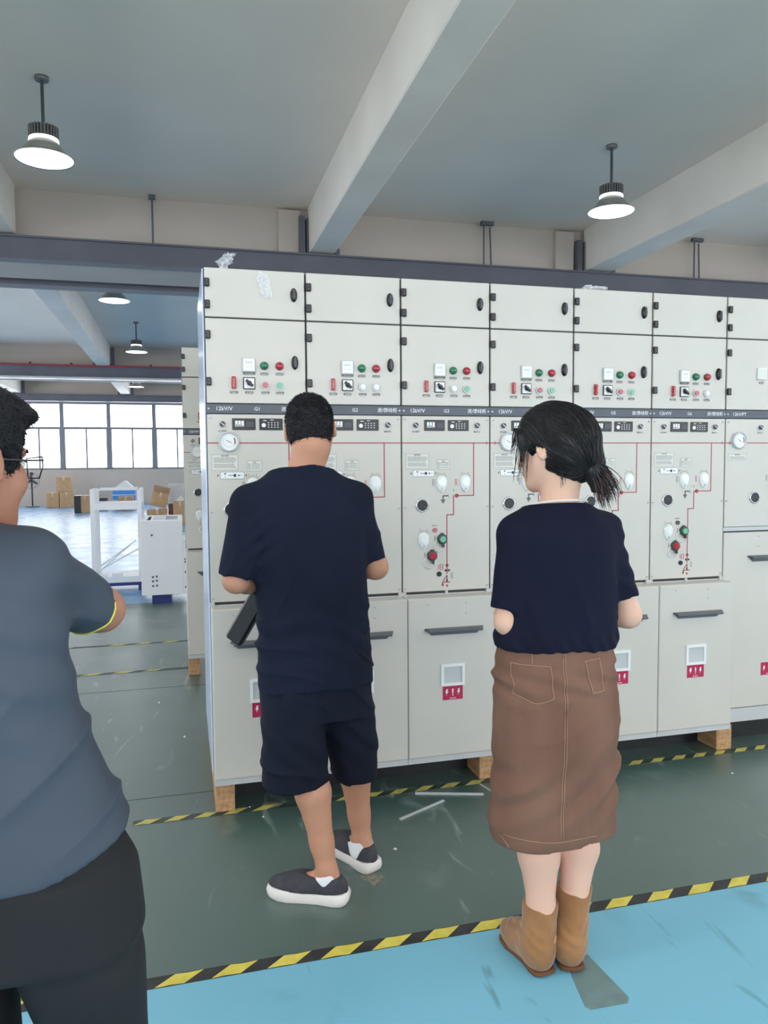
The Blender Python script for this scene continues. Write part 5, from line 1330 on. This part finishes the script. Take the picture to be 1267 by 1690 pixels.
b = MB(); b.smooth = True; G = lambda *p: tuple(T(*p))     # glasses
for sx in (-1, 1):
    b.tube([G(sx*.012, .110, .012), G(sx*.055, .103, .014), G(sx*.060, .101, -.002), G(sx*.050, .103, -.022), G(sx*.018, .109, -.022)], .0014, 6, True)
    b.tube([G(sx*.060, .101, .008), G(sx*.080, .05, .004), G(sx*.082, -.01, .002), G(sx*.080, -.03, -.016)], .0018, 6)
b.tube([G(-.012, .110, .006), G(0, .113, .009), G(.012, .110, .006)], .0016, 6)
o = P('eyeglasses', b, mat('dark_metal_frame', (70, 66, 68), .3, metal=.5), 'thin-framed eyeglasses')
b = MB()
for sx in (-1, 1): b.add([G(sx*.012, .1095, .012), G(sx*.055, .1025, .014), G(sx*.060, .1005, -.002), G(sx*.050, .1025, -.022), G(sx*.018, .1085, -.022)], [(0, 1, 2, 3, 4)])
part('lens', b, M_glass, o)
M_shirt3 = mat('slate_sports_shirt', (64, 72, 84), .6, var=.04, scale=3, bump=.04, bscale=600, spec=.35)
s = SDF((-.74, -2.16, .76), (-.12, -1.62, 1.42), .005)
s.loft([(.78, -.385, -1.955, .232, .150), (.86, -.39, -1.955, .222, .146), (.95, -.41, -1.955, .198, .134), (1.05, -.43, -1.953, .180, .126), (1.15, -.44, -1.95, .180, .122), (1.24, -.444, -1.95, .185, .115), (1.30, -.444, -1.95, .178, .100), (1.335, -.442, -1.952, .140, .088), (1.365, -.438, -1.953, .080, .074), (1.40, -.435, -1.955, .062, .062)], n=2.4)
s.cap((-.575, -1.95, 1.275), (-.625, -1.82, 1.12), .064, .058, .035); q = s.like(); q.cap((-.315, -1.95, 1.300), (-.225, -1.745, 1.186), .066, .057, .01); q.plane((-.240, -1.780, 1.205), (.39, .80, -.44)); s.join(q, .03)
s.cap((-.40, -1.95, 1.335), (-.31, -1.945, 1.312), .045, .050, .03); s.cap((-.48, -1.95, 1.335), (-.575, -1.945, 1.305), .045, .050, .03)
s.plane((-.435, -1.95, 1.382), (0, .25, 1))
x = s.ax[0][:, None, None]; y = s.ax[1][None, :, None]; z = s.ax[2][None, None, :]
s.D = np.maximum(s.D, ((.835+1.0*np.clip(np.abs(x+.405)-.10, 0, 1)**1.7*1.4)-z).astype(np.float32))
s.add(lambda x, y, z: nz(x, y, z, 16, .008, 41, (.75, 0, -.6), .25)+.0040*np.abs(np.sin((z*.95+(x+.4)*.55)*42+1.5*np.sin(x*14)))**3*np.exp(-((z-1.16)/.13)**2)*-1+nz(x, y, z, 40, .0015, 43, (.8, 0, -.5), .3)+ridge(x, y, z, (.30, .1, .95), 52, .0130, 44, .6, 9)*(np.exp(-((z-1.2)/.12)**2))+ridge(x, y, z, (-.72, 0, .69), 60, .011, 45, .6, 9)*np.exp(-((z-.98)/.13)**2))
shm = s.mesh('sports_shirt', M_shirt3); P('sports_shirt', shm)
sb = BVHTree.FromPolygons([v.co for v in shm.vertices], [tuple(q_.vertices) for q_ in shm.polygons])
b = MB(); b.smooth = True; u = Vector((.39, .80, -.44)).normalized(); cc = Vector((-.240, -1.780, 1.205))-u*.007; v1 = u.orthogonal().normalized(); v2 = u.cross(v1); ring = []
for i in range(30):
    q = i*math.pi/15; dv = v1*math.cos(q)+v2*math.sin(q); h_ = sb.ray_cast(cc+dv*.09, -dv)
    ring.append(tuple((h_[0] if h_[0] is not None and h_[3] < .075 else cc+dv*.055)+dv*.0006))
b.tube(ring, .0022, 6, True)
P('cuff_piping', b, mat('yellow_piping', (206, 206, 70), .6), 'yellow cuff piping')
M_pant3 = mat('black_trousers', (14, 15, 19), .75, var=.15, scale=4, bump=.05, bscale=400)
s = SDF((-.70, -2.16, .04), (-.10, -1.75, .95), .007)
s.loft([(.70, -.375, -1.95, .220, .135), (.80, -.38, -1.95, .215, .13), (.93, -.40, -1.95, .17, .12)])
s.loft([(.06, -.215, -1.945, .072, .090), (.3, -.22, -1.945, .075, .095), (.5, -.228, -1.945, .074, .10), (.64, -.25, -1.95, .095, .118), (.82, -.30, -1.95, .10, .12)], .02)
s.loft([(.06, -.455, -1.945, .075, .090), (.3, -.45, -1.945, .085, .095), (.5, -.445, -1.945, .092, .10), (.64, -.46, -1.95, .105, .118), (.82, -.49, -1.95, .10, .12)], .02)
s.plane((0, 0, .075), (0, 0, -1)); s.add(lambda x, y, z: nz(x, y, z, 18, .006, 51, (.1, 0, 1), .25))
P('trousers', s.mesh('trousers', M_pant3))
for hl, to in (((-.455, -2.035, 0), (-.48, -1.78, 0)), ((-.215, -2.035, 0), (-.18, -1.78, 0))):
    hl = A3(*hl); to = A3(*to); d = to-hl; L_ = np.linalg.norm(d); d /= L_; q = np.cross(d, (0, 0, 1)); RR = np.stack([q, d, A3(0, 0, 1)], 1)
    s = SDF(np.minimum(hl, to)-A3(.09, .09, .0), np.maximum(hl, to)+A3(.09, .09, .13), .005)
    s.ell(hl+d*(L_-.08)+A3(0, 0, .034), (.048, .085, .036), RR, .02); s.ell(hl+d*.06+A3(0, 0, .05), (.042, .06, .055), RR, .03); s.ell(hl+d*.14+A3(0, 0, .05), (.045, .06, .045), RR, .03); s.plane((0, 0, .012), (0, 0, -1))
    P('shoe', s.mesh('shoe', M_black)); b = MB(); sole(b, hl, to, .10, .001, .018, .0); P('shoe_sole', b, M_dark)
